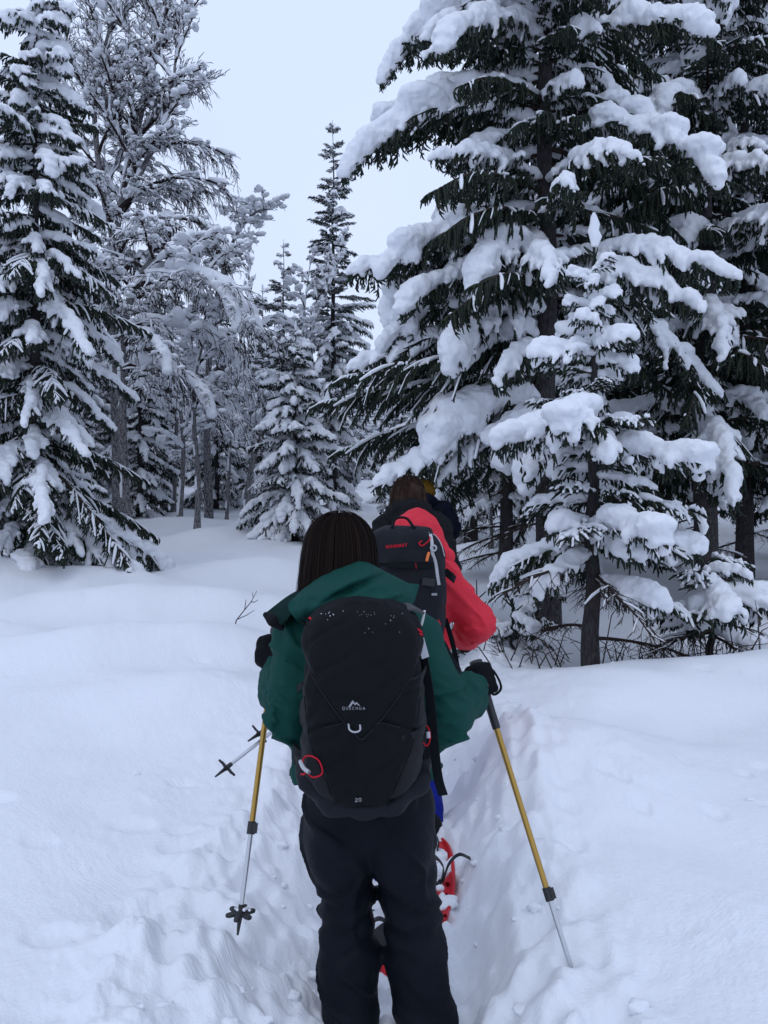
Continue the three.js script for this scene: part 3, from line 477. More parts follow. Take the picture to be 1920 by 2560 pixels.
for (let k = 0; k < 3; k++) spruce({ x: [1.25, 1.02, 0.78][k], z: [-6.3, -6.1, -6.45][k], H: [0.55, 0.42, 0.35][k], r: 0.012, hb: 0.1, topScale: 0.3, seed: 120 + k, gap: 0.12, per: 3, radius: () => 0.24, mix: () => [0.1, 0.4, 0.5], tilt0: -0.4, tilt1: 0, label: ['snow-laden spruce seedling at the foot of the biggest trunk', 'tiny spruce seedling left of the biggest trunk, tips sticking out of the snow', 'smallest seedling nearest the trail beside the red sleeve'][k] });

// ---------------------------------------------------------------- far wood: a mass of trees beyond the clearing
{
  const R = mulberry(500), protos = [];
  for (let v = 0; v < 3; v++) {
    const H = 7.5, w = new GB(), s = new GB(), m4 = new THREE.Matrix4(), put = (dst, g) => { const c = g.clone().applyMatrix4(m4); dst.add(c); };
    w.tube([V(0, -0.4, 0), V(0, H * 0.5, 0), V(0, H, 0)], [0.1, 0.06, 0.01], 6, WOOD);
    let h = 0.4, a = R() * 6;
    while (h < H - 0.1) {
      const u = h / H, n = 5;
      for (let k = 0; k < n; k++) { a += 2.4 + (R() - 0.5) * 0.4; const L = (0.2 + 1.25 * Math.pow(1 - u, 0.8)) * (0.75 + 0.4 * R()), ld = [2, 1, 1, 0][Math.floor(R() * 4)], b = pick(LO[ld], L, R); m4.compose(V(0, h + (R() - 0.5) * 0.3, 0), new THREE.Quaternion().setFromEuler(new THREE.Euler(0, a, lerp(-0.3, 0.45, u), 'YZX')), V(1, 1, 1).multiplyScalar(clamp(L / b.L, 0.5, 1.4))); put(w, b.wood); if (b.snow) put(s, b.snow); }
      h += 0.34 * (1 - 0.4 * u);
    }
    protos.push([w.build(), s.build()]);
  }
  const lists = [[], [], []];
  for (let k = 0; k < 420; k++) {
    const d = 26 + 46 * Math.pow(R(), 1.1), x = (R() - 0.5) * 2 * (8 + d * 0.85), v = Math.floor(R() * 3), s = 0.6 + 0.5 * R();
    if (Math.abs(x + 0.3) < 2.1 && d < 37) continue; if (Math.abs(x - pathX(d)) < 1.2 && d < 46) continue;
    if (Math.abs(x) < 5 && d < 30) continue;
    lists[v].push([x, -d, s, R() * 6.28]);
  }
  for (let k = 0; k < 60; k++) lists[Math.floor(R() * 3)].push([(R() < 0.5 ? -1 : 1) * (9 + 14 * R()), -6 - 22 * R(), 0.8 + 0.4 * R(), R() * 6.28]);
  const q = new THREE.Quaternion(), m = new THREE.Matrix4(), g = thing('far_wood', 'far snow covered spruce wood behind the clearing, read as one mass', 'forest'); tag(g, null, null, null, 'stuff');
  lists.forEach((l, v) => protos[v].forEach((geo, kk) => {
    const im = new THREE.InstancedMesh(geo, kk ? M.snow : M.needles, l.length); im.name = kk ? 'snow_load' : 'crown'; im.userData.kind = 'stuff'; im.castShadow = im.receiveShadow = true;
    l.forEach(([x, z, s, a], i) => im.setMatrixAt(i, m.compose(V(x, groundH(x, z, false) - 0.1, z), q.setFromAxisAngle(V(0, 1, 0), a), V(s, s * (0.9 + 0.25 * ((i * 37 % 10) / 10)), s)))); g.add(im);
  }));
}

// ---------------------------------------------------------------- birches
function birchLimb(L, seed, o = {}) { // a limb from the origin out along +x with its fine twigs, and the snow lying on all of it
  const R = mulberry(seed * 131 + 7), w = new GB(), s = new GB(), pil = new Blob(50);
  const snowOn = (pts, rad, amt) => { // lumpy snow on the upper side, where the branch is not too steep
    let run = [];
    const flush = () => { if (run.length > 1) s.tube(run.map((e) => e[0]), run.map((e) => e[1]), 5, [1, 1, 1], { capH: 0.9 }); run = []; };
    pts.forEach((p, i) => { const t = pts[Math.min(pts.length - 1, i + 1)].clone().sub(pts[Math.max(0, i - 1)]).normalize(), h = Math.sqrt(Math.max(0, 1 - t.y * t.y)), r = amt * (0.3 + 0.9 * h) * (0.35 + 0.95 * R()); if (R() < (amt < 0.02 ? 0.4 : 0.2) || h < 0.3) { flush(); return; } const q = p.clone(); q.y += rad + r * 0.5; q.x += (R() - 0.5) * 0.006; run.push([q, r]); });
    flush();
  };
  const grow = (p0, yaw, pitch, len, rad, lvl, droop) => {
    const n = lvl === 0 ? 14 : lvl === 1 ? 8 : 5, pts = [p0.clone()]; let p = p0.clone(), y = yaw, pt = pitch;
    for (let i = 1; i <= n; i++) { y += (R() - 0.5) * (lvl === 0 ? 0.16 : 0.35); pt += droop / n + (R() - 0.5) * 0.14; p = p.clone().addScaledVector(dirOf(y, pt), len / n); pts.push(p); }
    w.tube(pts, pts.map((_, i) => lerp(rad, Math.max(lvl > 1 ? 0.0045 : 0.0055, rad * 0.3), i / n)), lvl === 0 ? 6 : lvl === 1 ? 4 : 3, [1, 1, 1], { rv: 0.4 });
    if (lvl === 0 && o.pillow) { let pr = null; pts.forEach((q, i) => { if (i < 2) return; const r = o.pillow * (0.6 + 0.8 * R()), c = q.clone(); c.y += r * 0.6; if (pr) pil.cone(pr[0], c, pr[1], r, 1.1); pr = [c, r]; }); }
    snowOn(pts, rad * 0.6, lvl === 0 ? 0.058 : lvl === 1 ? 0.034 : lvl === 2 ? (o.fine ? 0.01 : 0.0145) : (o.fine ? 0.0045 : 0.008));
    if (lvl === 1 || lvl === 2) for (let k = 0; k < (lvl === 1 ? 2 : 1); k++) if (R() < 0.5) { const q = pts[1 + Math.floor(R() * (n - 1))].clone(), r = 0.032 + 0.055 * R() * R(); const ps = pts[Math.min(n, 2)].clone().sub(pts[0]).normalize(); if (Math.abs(ps.y) > 0.6) continue; q.y += r * 0.4; s.add(new THREE.SphereGeometry(r, 7, 5).scale(1.1 + 1.1 * R(), 0.6 + 0.3 * R(), 1 + 0.5 * R()).rotateZ((R() - 0.5) * 0.8).rotateY(R() * 6).translate(q.x, q.y, q.z)); }
    if (lvl >= 3) return;
    const cnt = lvl === 0 ? Math.round(L * 6.5 * (o.thin ?? 1)) : lvl === 1 ? Math.round(len * 8 + 2) : Math.round(1.5 + len * 4);
    for (let k = 0; k < cnt; k++) {
      const t = 0.12 + 0.88 * (k + R()) / cnt, f = Math.min(n - 0.001, t * n), i = Math.floor(f), b = pts[i].clone().lerp(pts[i + 1], f - i), d = pts[i + 1].clone().sub(pts[i]).normalize(), sd = R() < 0.5 ? -1 : 1;
      const yw = Math.atan2(-d.z, d.x) + sd * (0.4 + 0.7 * R()), pc = Math.asin(clamp(d.y, -1, 1)) * (o.fine ? 0.8 : 0.6) + (R() - (o.fine ? 0.3 : 0.4)) * 0.7;
      grow(b, yw, pc, len * (lvl === 0 ? (0.2 + 0.26 * R()) * (1.1 - 0.4 * t) : 0.32 + 0.3 * R()), lvl === 0 ? 0.013 : lvl === 1 ? 0.008 : 0.0065, lvl + 1, (o.weep ?? -0.9) * (0.5 + 0.8 * R()));
    }
  };
  grow(V(), 0, o.pitch ?? 0.7, L, L * 0.019 + 0.006, 0, o.droop ?? -0.9);
  if (pil.list.length) s.add(pil.build(0.03, (d, x, y, z) => d + 0.02 * n3(x * 5, y * 5, z * 5 + seed) + 0.008 * n3(x * 15, y * 15, z * 15)));
  return { wood: w.build(), snow: s.build(), L };
}
const LIMBS = [birchLimb(2.5, 1, { droop: -1.1 }), birchLimb(2.1, 2, { droop: -0.7 }), birchLimb(1.6, 3, { droop: -0.9 }), birchLimb(1.2, 4, { droop: -0.6 }), birchLimb(2.3, 5, { droop: -1.5, weep: -1.3 }), birchLimb(0.8, 6, { droop: -0.4, weep: -0.5 })];
const UP = [birchLimb(2.3, 41, { pitch: 0.95, droop: -0.35, weep: -0.25, fine: true }), birchLimb(1.7, 42, { pitch: 1.0, droop: -0.4, weep: -0.3, fine: true }), birchLimb(1.2, 43, { pitch: 0.9, droop: -0.3, weep: -0.25, fine: true }), birchLimb(0.8, 44, { pitch: 0.9, droop: -0.2, weep: -0.2, fine: true })];
const BOWED = [birchLimb(3.2, 7, { pitch: 0.35, droop: -1.6, weep: -0.95, thin: 0.6, pillow: 0.13 }), birchLimb(2.6, 8, { pitch: 0.4, droop: -1.6, weep: -0.9, thin: 0.6, pillow: 0.1 })];
function putLimb(t, l, pos, az, tilt, s, pname = 'branch') { const m = part(pname, l.wood, M.twig, t); m.position.copy(pos); m.rotation.order = 'YZX'; m.rotation.set(0, az, tilt); m.scale.setScalar(s); part('snow_load', l.snow, M.snow, m, null, 'stuff'); return m; }
/* stems: lists of [x, y, z] offsets with radii; limbs grow along them */
function birch(p) {
  const R = mulberry(p.seed), y = groundH(p.x, p.z, false) - 0.05, t = thing('birch_tree', p.label, 'birch tree', [p.x, y, p.z], 0, p.group);
  p.stems.forEach((st, si) => {
    const c = new THREE.CatmullRomCurve3(st.pts.map((q) => V(...q))), n = 26, pts = c.getPoints(n), gb = new GB();
    gb.tube(pts, pts.map((_, i) => lerp(st.r0, st.r1, Math.pow(i / n, 0.9)) * (i < 2 && si === 0 ? 1.25 : 1)), 10, [1, 1, 1], { ru: 1, rv: 1.2, wob: (i, s) => 0.08 * n2(i * 1.3, s * 1.1 + p.seed) });
    const tr = part('trunk', gb.build(), st.dark ? M.twig : M.birch, t);
    // snow sticking to the weather side and lying on the leaning stretches
    const sg = new GB(); let run = [];
    const flush = () => { if (run.length > 1) sg.tube(run.map((e) => e[0]), run.map((e) => e[1]), 6, [1, 1, 1], { capH: 0.8 }); run = []; };
    pts.forEach((q, i) => { const tan = c.getTangent(i / n), h = Math.hypot(tan.x, tan.z), r = (st.r0 * 0.35 + 0.02 + 0.08 * h * (p.heavy ?? 1)) * (0.5 + 0.7 * R()); if (R() < 0.2 + 0.25 * (1 - h)) return flush(); const b = q.clone(), lr = lerp(st.r0, st.r1, Math.pow(i / n, 0.9)); b.x -= lr * 0.5 * (1 - h); b.z += lr * 0.5 * (1 - h); b.y += (lr + r * 0.3) * h; run.push([b, lerp(lr * (0.45 + 0.35 * R()), r * 0.8, Math.min(1, h * 2.2))]); }); flush();
    if (sg.count) part('snow_load', sg.build(), M.snow, tr, null, 'stuff');
    let az = R() * 6;
    for (let k = 0; k < st.n; k++) { const f = lerp(st.from ?? 0.3, 1, (k + 0.5 * R()) / st.n), L = st.len * (1 - (st.taper ?? 0.45) * f) * (0.75 + 0.5 * R()), b = pick(st.set && f > (st.upFrom ?? 0) ? st.set : p.set ?? LIMBS, L, R); az += 2.4 + (R() - 0.5); putLimb(t, b, c.getPoint(Math.min(1, f)), st.face !== undefined ? st.face + (R() - 0.5) * (st.spread ?? 2.4) : az, (st.up ?? 0.1) + (R() - 0.5) * 0.4 + 0.35 * f * (st.lift ?? 1), clamp(L / b.L, 0.55, 1.3)); }
  });
  for (const e of p.heroes ?? []) putLimb(t, e.b, V(...e.pos), e.az, e.tilt ?? 0, e.s ?? 1);
  return t;
}
birch({ x: -6.05, z: -17.6, seed: 3, label: 'great spreading birch left of centre, dark forked limbs loaded with snow against the sky', stems: [
  { pts: [[0, -0.3, 0], [-0.1, 3, 0], [-0.12, 5.5, 0], [0.02, 7.4, 0], [0.55, 9.3, 0.2], [1.0, 11.2, 0.2], [1.2, 13, 0]], r0: 0.125, r1: 0.03, n: 21, from: 0.36, len: 2.7, up: 0.1, set: UP, upFrom: 0.55 },
  { pts: [[-0.08, 6.3, 0], [-0.35, 7.8, 0.2], [-0.45, 9.6, 0.3], [-0.1, 11.5, 0.2], [0.1, 13.2, 0]], r0: 0.09, r1: 0.02, n: 14, from: 0.2, len: 2.2, up: 0.1, set: UP },
  { pts: [[0.0, 7.2, 0], [0.7, 8.2, 0.3], [1.3, 9.6, 0.5], [1.5, 11.4, 0.5]], r0: 0.075, r1: 0.02, n: 11, from: 0.2, len: 2.0, up: 0.0, set: UP }],
  heroes: [{ b: LIMBS[0], pos: [-0.05, 7.1, 0.1], az: -0.1, tilt: 0.15, s: 1.12 }, { b: LIMBS[4], pos: [0.0, 6.4, 0.1], az: -0.3, tilt: 0.1, s: 1.15 }, { b: LIMBS[0], pos: [0.25, 8.2, 0.1], az: 0.05, tilt: 0.05, s: 1.0 }, { b: LIMBS[4], pos: [0.0, 5.6, 0.1], az: -0.15, tilt: 0.3, s: 1.2 }, { b: LIMBS[1], pos: [0.2, 9.0, 0.2], az: -0.3, tilt: 0.2, s: 1.1 }, { b: LIMBS[4], pos: [-0.1, 4.6, 0.1], az: -0.5, tilt: 0.2, s: 1.2 }] });
birch({ x: -5.2, z: -15.6, seed: 4, heavy: 1.6, label: 'birch bowed over to the right under thick rolls of snow', stems: [{ pts: [[0, -0.2, 0], [-0.1, 2.4, 0], [0, 4.4, 0.1], [0.5, 5.5, 0.2], [1.2, 5.6, 0.3], [1.75, 5.0, 0.4]], r0: 0.1, r1: 0.025, n: 12, from: 0.35, len: 1.9, up: -0.2 }],
  heroes: [{ b: BOWED[0], pos: [0.2, 5.0, 0.2], az: -0.25, tilt: 0.15, s: 1 }, { b: BOWED[1], pos: [0.7, 5.3, 0.2], az: -0.5, tilt: -0.1, s: 1 }, { b: BOWED[0], pos: [0.0, 4.2, 0.2], az: 0.05, tilt: 0.1, s: 0.95 }, { b: BOWED[1], pos: [-0.05, 3.4, 0.1], az: -0.4, tilt: 0.05, s: 1.0 }, { b: BOWED[1], pos: [0.0, 3.9, 0.1], az: -0.9, tilt: 0.1, s: 0.9 }, { b: BOWED[0], pos: [0.0, 2.9, 0.1], az: 0.0, tilt: 0.25, s: 0.85 }] });
birch({ x: -3.82, z: -15.7, seed: 5, label: 'slender white-barked birch standing alone in front of the wood, snow stuck to its trunk', stems: [{ pts: [[0, -0.2, 0], [0.02, 1.2, 0], [-0.06, 2.3, 0], [0.0, 3.4, 0], [0.25, 4.1, 0], [0.7, 4.5, 0]], r0: 0.065, r1: 0.02, n: 11, from: 0.42, len: 1.2, up: 0 }] });
birch({ x: -3.9, z: -19, seed: 6, label: 'thin birch pole with a snow-covered stem, between the white-barked birch and the leaning one', stems: [{ pts: [[0, -0.2, 0], [0.08, 1.4, 0], [0.12, 2.8, 0], [0.1, 4.2, 0]], r0: 0.05, r1: 0.02, n: 10, from: 0.4, len: 1.1 }] });
birch({ x: -3.35, z: -18.6, seed: 7, label: 'leaning birch curving to the right beside the broad low spruce', stems: [{ pts: [[0, -0.2, 0], [0.06, 0.8, 0], [0.25, 1.8, 0], [0.55, 2.7, 0], [1.0, 3.2, 0], [1.5, 3.2, 0]], r0: 0.09, r1: 0.025, n: 12, from: 0.35, len: 1.1, up: -0.1 }, { pts: [[0.2, 1.5, 0], [0.1, 2.4, 0], [0.15, 3.4, 0]], r0: 0.045, r1: 0.02, n: 6, from: 0.4, len: 0.9 }] });
birch({ x: -4.55, z: -20, seed: 8, heavy: 1.4, label: 'birch bent in a hook to the right, its twiggy head against the sky', stems: [{ pts: [[0, -0.2, 0], [-0.05, 3, 0], [0.1, 5.2, 0], [0.35, 6.4, 0], [0.7, 7.4, 0], [1.2, 8.0, 0], [1.55, 8.1, 0]], r0: 0.1, r1: 0.02, n: 18, from: 0.45, len: 1.0, taper: 0.3, up: -0.1 }] });
birch({ x: -5.3, z: -30, seed: 9, label: 'bare upright birch far back, its thin twigs feathering into the sky', stems: [{ pts: [[0, -0.2, 0], [0.0, 4, 0], [0.05, 7, 0], [0, 10.4, 0]], r0: 0.08, r1: 0.015, n: 22, from: 0.3, len: 1.3, up: 0.15, taper: 0.6, set: UP }] });
birch({ x: -2.4, z: -20.6, seed: 10, label: 'birch with steep bare limbs leaning right in front of the tallest spire', stems: [{ pts: [[0, -0.2, 0], [0.1, 2, 0], [0.3, 4.4, 0], [0.9, 6.2, 0], [1.3, 7.2, 0]], r0: 0.07, r1: 0.015, n: 14, from: 0.35, len: 1.2, up: 0.15, set: UP }, { pts: [[0.2, 3.6, 0], [0.2, 5, 0], [0.45, 7, 0]], r0: 0.04, r1: 0.012, n: 8, from: 0.3, len: 1.0, up: 0.3 }] });
const BF = 'thin birches standing in the wood behind the great birch';
[[-8.3, -19, 8.5, 21], [-5.9, -21.5, 7.2, 22], [-7.0, -16.6, 6.4, 23], [-4.9, -18.4, 5.0, 24], [0.55, -33, 4, 25], [-0.1, -36, 5, 26]].forEach(([x, z, H, s], i) => birch({ x, z, seed: s, group: BF, label: ['thin birch behind the tall left spruce, deepest in the wood', 'thin birch just right of the great birch trunk, deeper in the wood', 'thin birch close behind the tall left spruce', 'slim birch under the bowed birch, left of the lone white-barked one', 'small far birch at the end of the clearing, above the brown-haired hiker', 'small far birch at the end of the clearing, left of the brown-haired hiker'][i], stems: [{ pts: [[0, -0.2, 0], [0.1, H * 0.35, 0], [0, H * 0.7, 0.1], [0.2, H, 0]], r0: 0.07, r1: 0.015, n: 14, from: 0.25, len: H * 0.26, up: 0.05 }] }));
birch({ x: 1.62, z: -11.6, seed: 31, label: 'thin reddish birch stem between the two trunks right of the trail', stems: [{ pts: [[0, -0.2, 0], [-0.05, 1.3, 0], [-0.1, 2.6, 0]], r0: 0.05, r1: 0.025, n: 4, from: 0.5, len: 0.9 }] });
// bare twig standing out of the snow on the left
{ const b = at(582, 1540, 6.0), t = thing('bare_twig', 'single bare brown twig sticking out of a snow mound left of the dark-haired hiker', 'twig', [b.x, groundH(b.x, b.z), b.z]);
  const g = new GB(), P = (x, y) => V(x, y, 0.02 * Math.sin(x * 40));
  g.tube([P(0, -0.1), P(0.03, 0.06), P(0.09, 0.14), P(0.14, 0.2), P(0.19, 0.29)], [0.005, 0.0045, 0.004, 0.0032, 0.002], 5, [1, 1, 1]); part('stem', g.build(), M.twig, t);
  for (const [a, c] of [[[0.04, 0.07], [0.17, 0.14]], [[0.09, 0.14], [0.1, 0.22]], [[0.14, 0.2], [0.2, 0.22]], [[0.16, 0.24], [0.15, 0.28]]]) { const s = new GB(); s.tube([P(...a), P((a[0] + c[0]) / 2, (a[1] + c[1]) / 2 - 0.008), P(...c)], [0.0035, 0.003, 0.0018], 4, [1, 1, 1]); part('side_twig', s.build(), M.twig, t); } }
// dead undergrowth below the young spruce
{ const R = mulberry(611), t = thing('dead_undergrowth', 'tangle of dead brown stems and grass around the foot of the young spruce', 'undergrowth'); t.userData.kind = 'stuff'; const g = new GB();
  for (let k = 0; k < 55; k++) { const x = 0.75 + 2.1 * R(), z = -5.2 - 0.9 * R(), y = groundH(x, z, false), h = 0.1 + 0.45 * R() * R(), a = R() * 6.28, l = 0.1 + 0.25 * R(); const p0 = V(x, y - 0.03, z), p1 = V(x + Math.cos(a) * l * 0.4, y + h * 0.7, z + Math.sin(a) * l * 0.4), p2 = V(x + Math.cos(a) * l, y + h, z + Math.sin(a) * l); g.tube([p0, p1, p2], [0.006, 0.0045, 0.002], 3, [1, 1, 1]); for (let j = 0; j < 3; j++) { const q = p0.clone().lerp(p2, 0.3 + 0.6 * R()); g.tube([q, q.clone().add(V((R() - 0.5) * 0.22, (R() - 0.25) * 0.14, (R() - 0.5) * 0.2))], [0.003, 0.0016], 3, [1, 1, 1]); } }
  part('stems', g.build(), M.deadTwig, t, null, 'stuff'); }
// ---------------------------------------------------------------- people
const W = (px, py, d) => at(px, py, d);
function fold(x, y, z, f, s) { return 1 - Math.abs(n3(x * f + s, y * f, z * f)) * 2; }
// a gloved hand closed round a pole: c on the pole, u along the pole, e1 from the pole to the back of the hand, w the wrist
function gripHand(c, u, e1, wrist, rGrip, rf, cell = 0.0045) {
  u = u.clone().normalize(); e1 = e1.clone().addScaledVector(u, -e1.dot(u)).normalize(); const e2 = V().crossVectors(u, e1), B = new Blob(240), P = (a, h, r) => c.clone().addScaledVector(e1, Math.cos(a) * r).addScaledVector(e2, Math.sin(a) * r).addScaledVector(u, h);
  const R = rGrip + rf * 0.9;
  B.cone(P(0, 0.03, R + 0.012), P(0, -0.03, R + 0.012), 0.022, 0.021).cone(P(-0.6, 0.028, R + 0.014), P(-0.6, -0.028, R + 0.014), 0.02, 0.019).cone(P(0.45, 0.028, R + 0.006), P(0.45, -0.03, R + 0.006), 0.019, 0.018);
  for (let i = 0; i < 4; i++) { const h = 0.033 - i * 0.0215, l = [2.5, 2.75, 2.6, 2.15][i], r = rf * [1, 1.02, 1, 0.88][i]; const pts = []; for (let k = 0; k <= 5; k++) pts.push(P(0.5 + l * k / 5, h - 0.003 * k / 5, R + 0.004 * Math.sin(k * 1.9))); B.chain(pts, pts.map((_, k) => r * (1 - 0.04 * k))); }
  { const pts = []; for (let k = 0; k <= 5; k++) pts.push(P(-0.7 - 1.9 * k / 5, 0.012 + 0.034 * k / 5, R + 0.006)); B.chain(pts, pts.map((_, k) => rf * (1.25 - 0.07 * k))); }
  B.cone(P(-0.2, -0.012, R + 0.016), wrist, 0.03, 0.034);
  return B.build(cell, (d, x, y, z) => d + 0.0012 * n3(x * 60, y * 60, z * 60));
}
// head with a face, looking along f (unit, horizontal)
function headBlob(B, c, f, s = 1) {
  const r = V(-f.z, 0, f.x), P = (a, b, e) => c.clone().addScaledVector(r, a * s).addScaledVector(f, e * s).add(V(0, b * s, 0));
  B.ell(P(0, 0.015, -0.012), [0.077 * s, 0.105 * s, 0.092 * s]); B.ell(P(0, -0.05, 0.03), [0.056 * s, 0.066 * s, 0.06 * s]);
  B.cone(P(0, 0.012, 0.082), P(0, -0.026, 0.104), 0.009 * s, 0.014 * s); B.cone(P(-0.02, -0.062, 0.083), P(0.02, -0.062, 0.083), 0.007 * s); B.ell(P(0, -0.105, 0.06), [0.022 * s, 0.018 * s, 0.02 * s]);
  for (const k of [-1, 1]) { B.ell(P(0.078 * k, -0.01, -0.005), [0.012 * s, 0.03 * s, 0.018 * s]); B.cone(P(0.05 * k, 0.028, 0.07), P(0.018 * k, 0.03, 0.078), 0.008 * s); }
}
/* joints: hd head, nk neck, sl/sr shoulders, el/er elbows, hl/hr hands, pl/pr hips, kl/kr knees, al/ar ankles (l = left in the picture) */
function bodyGeo(j, cell) { // the body under the clothes: one continuous surface
  const B = new Blob(70), f = j.face ?? V(0, 0, -1); headBlob(B, j.hd, f);
  const sc = j.sl.clone().lerp(j.sr, 0.5), hc = j.pl.clone().lerp(j.pr, 0.5);
  B.cone(j.hd.clone().add(V(0, -0.06, 0)), j.nk.clone(), 0.052, 0.056); B.chain([j.sl, sc, j.sr], [0.05, 0.075, 0.05]); B.chain([sc.clone().add(V(0, -0.08, 0)), sc.clone().lerp(hc, 0.6), hc], [0.105, 0.095, 0.11], 1);
  for (const [s, e, h] of [[j.sl, j.el, j.hl], [j.sr, j.er, j.hr]]) { const wr = e.clone().lerp(h, 0.86); B.chain([s, e, wr], [0.045, 0.037, 0.022]); const d = h.clone().sub(e).normalize(); for (let k = 0; k < 5; k++) { const o = V(0, 1, 0).cross(d).normalize().multiplyScalar((k - 2) * 0.011); B.cone(wr.clone().add(o), wr.clone().addScaledVector(d, k === 0 ? 0.03 : 0.045).addScaledVector(o, 0.6), 0.009, 0.007); } }
  for (const [p, k, a] of [[j.pl, j.kl, j.al], [j.pr, j.kr, j.ar]]) { B.chain([p, k, a], [0.08, 0.052, 0.038]); B.cone(a, a.clone().add(V(0, -0.05, -0.12)), 0.035, 0.03); }
  return B.build(cell);
}
const fabricMod = (s, amp, f = 9) => (d, x, y, z) => d + amp * (0.5 * n3(x * f * 0.8 + s, y * f * 0.6, z * f * 0.8) - 0.9 * Math.max(0, 1 - Math.abs(n3(x * f * 0.5 + s, y * f * 0.9 + x * 3, z * f * 0.5)) * 3.5)) + 0.001 * n3(x * 45, y * 60 + s, z * 45);
function jacketGeo(j, o, cell) {
  const B = new Blob(85), sc = j.sl.clone().lerp(j.sr, 0.5), hc = j.pl.clone().lerp(j.pr, 0.5), cx = (t) => sc.clone().lerp(hc, t), w = o.w ?? 0.2, dp = o.dp ?? 0.13;
  B.chain([j.sl, sc, j.sr], [0.078, 0.085, 0.078]); B.cone(j.nk.clone(), sc.clone(), 0.07, 0.1);
  B.ell(cx(0.15).add(V(0, -0.02, 0)), [w * 0.95, 0.2, dp]); B.ell(cx(0.5), [w * 0.95, 0.24, dp * 0.95]); B.ell(cx(0.8), [w * 1.02, 0.22, dp * 1.0]);
  for (const k of [-1, 1]) B.cone(cx(0.3).add(V(k * w * 0.55, 0, 0)), cx(0.95).add(V(k * w * 0.62, 0, 0)), 0.085, 0.095);
  const sl = o.sleeve ?? 0.07;
  for (const [s, e, h, K] of [[j.sl, j.el, j.hl, o.kl ?? 1], [j.sr, j.er, j.hr, o.kr ?? 1]]) { const m = s.clone().lerp(e, 0.5), n = e.clone().lerp(h, 0.45), q = e.clone().lerp(h, o.cuff ?? 0.84); B.chain([s, m, e, n, q], [sl * 1.12, sl * 1.02, sl * 0.92 * K, sl * 0.82 * K, sl * 0.68]); }
  const hem = o.hem, el = j.el, er = j.er, fm = fabricMod(o.seed, o.amp ?? 0.012, o.freq ?? 8);
  return B.build(cell, (d, x, y, z) => { d = fm(d, x, y, z); const e1 = Math.hypot(x - el.x, y - el.y, z - el.z), e2 = Math.hypot(x - er.x, y - er.y, z - er.z), ne = Math.exp(-((Math.min(e1, e2) / 0.13) ** 2)); if (ne > 0.02) d += ne * 0.006 * (Math.abs(n3(x * 9, y * 20 + x * 8, z * 9 + o.seed)) * 2 - 0.7); const inTorso = Math.hypot((x - hc.x) / (w + 0.12), (z - hc.z) / 0.3) < 1; return inTorso ? Math.max(d, hem + 0.012 * n3(x * 8, z * 8, 3) - y) : d; }, { uv: 12 });
}
function trouserGeo(j, o, cell) {
  const B = new Blob(130), hc = j.pl.clone().lerp(j.pr, 0.5), w = o.w ?? 0.19;
  B.ell(hc.clone().add(V(0, 0.06, 0)), [w, 0.16, 0.135]); B.ell(hc.clone().add(V(-w * 0.42, -0.02, 0.035)), [w * 0.52, 0.13, 0.115]); B.ell(hc.clone().add(V(w * 0.42, -0.02, 0.035)), [w * 0.52, 0.13, 0.115]);
  for (const [p, k, a] of [[j.pl, j.kl, j.al], [j.pr, j.kr, j.ar]]) B.chain([p.clone().add(V(0, -0.03, 0)), p.clone().lerp(k, 0.5), k, k.clone().lerp(a, 0.5), a], (o.r ?? [0.092, 0.082, 0.07, 0.072, 0.075]));
  const fm = fabricMod(o.seed, o.amp ?? 0.01, 7);
  return B.build(cell, (d, x, y, z) => { // gathered creases behind the knees
    const ky = (j.kl.y + j.kr.y) / 2, near = Math.exp(-(((y - ky) / 0.09) ** 2)); return Math.max(fm(d, x, y, z) + near * (o.crease ?? 0.002) * Math.sin((y + 0.35 * Math.abs(x - hc.x) + 0.03 * n3(x * 6, y * 6, z * 6)) * 150 * 0.6), (o.cuffY ?? 0.07) - y); }, { uv: 12 });
}
function bootGeo(a, yaw = 0) { const B = new Blob(120), f = V(Math.sin(yaw), 0, -Math.cos(yaw)); B.cone(a.clone().add(V(0, 0.08, 0.01)), a.clone().add(V(0, -0.02, 0)), 0.052, 0.05); B.cone(a.clone().add(V(0, -0.05, 0.035)), a.clone().addScaledVector(f, 0.15).add(V(0, -0.055, 0)), 0.046, 0.043, 1.2); return B.build(0.008, (d, x, y, z) => Math.max(d, a.y - 0.098 - y)); }
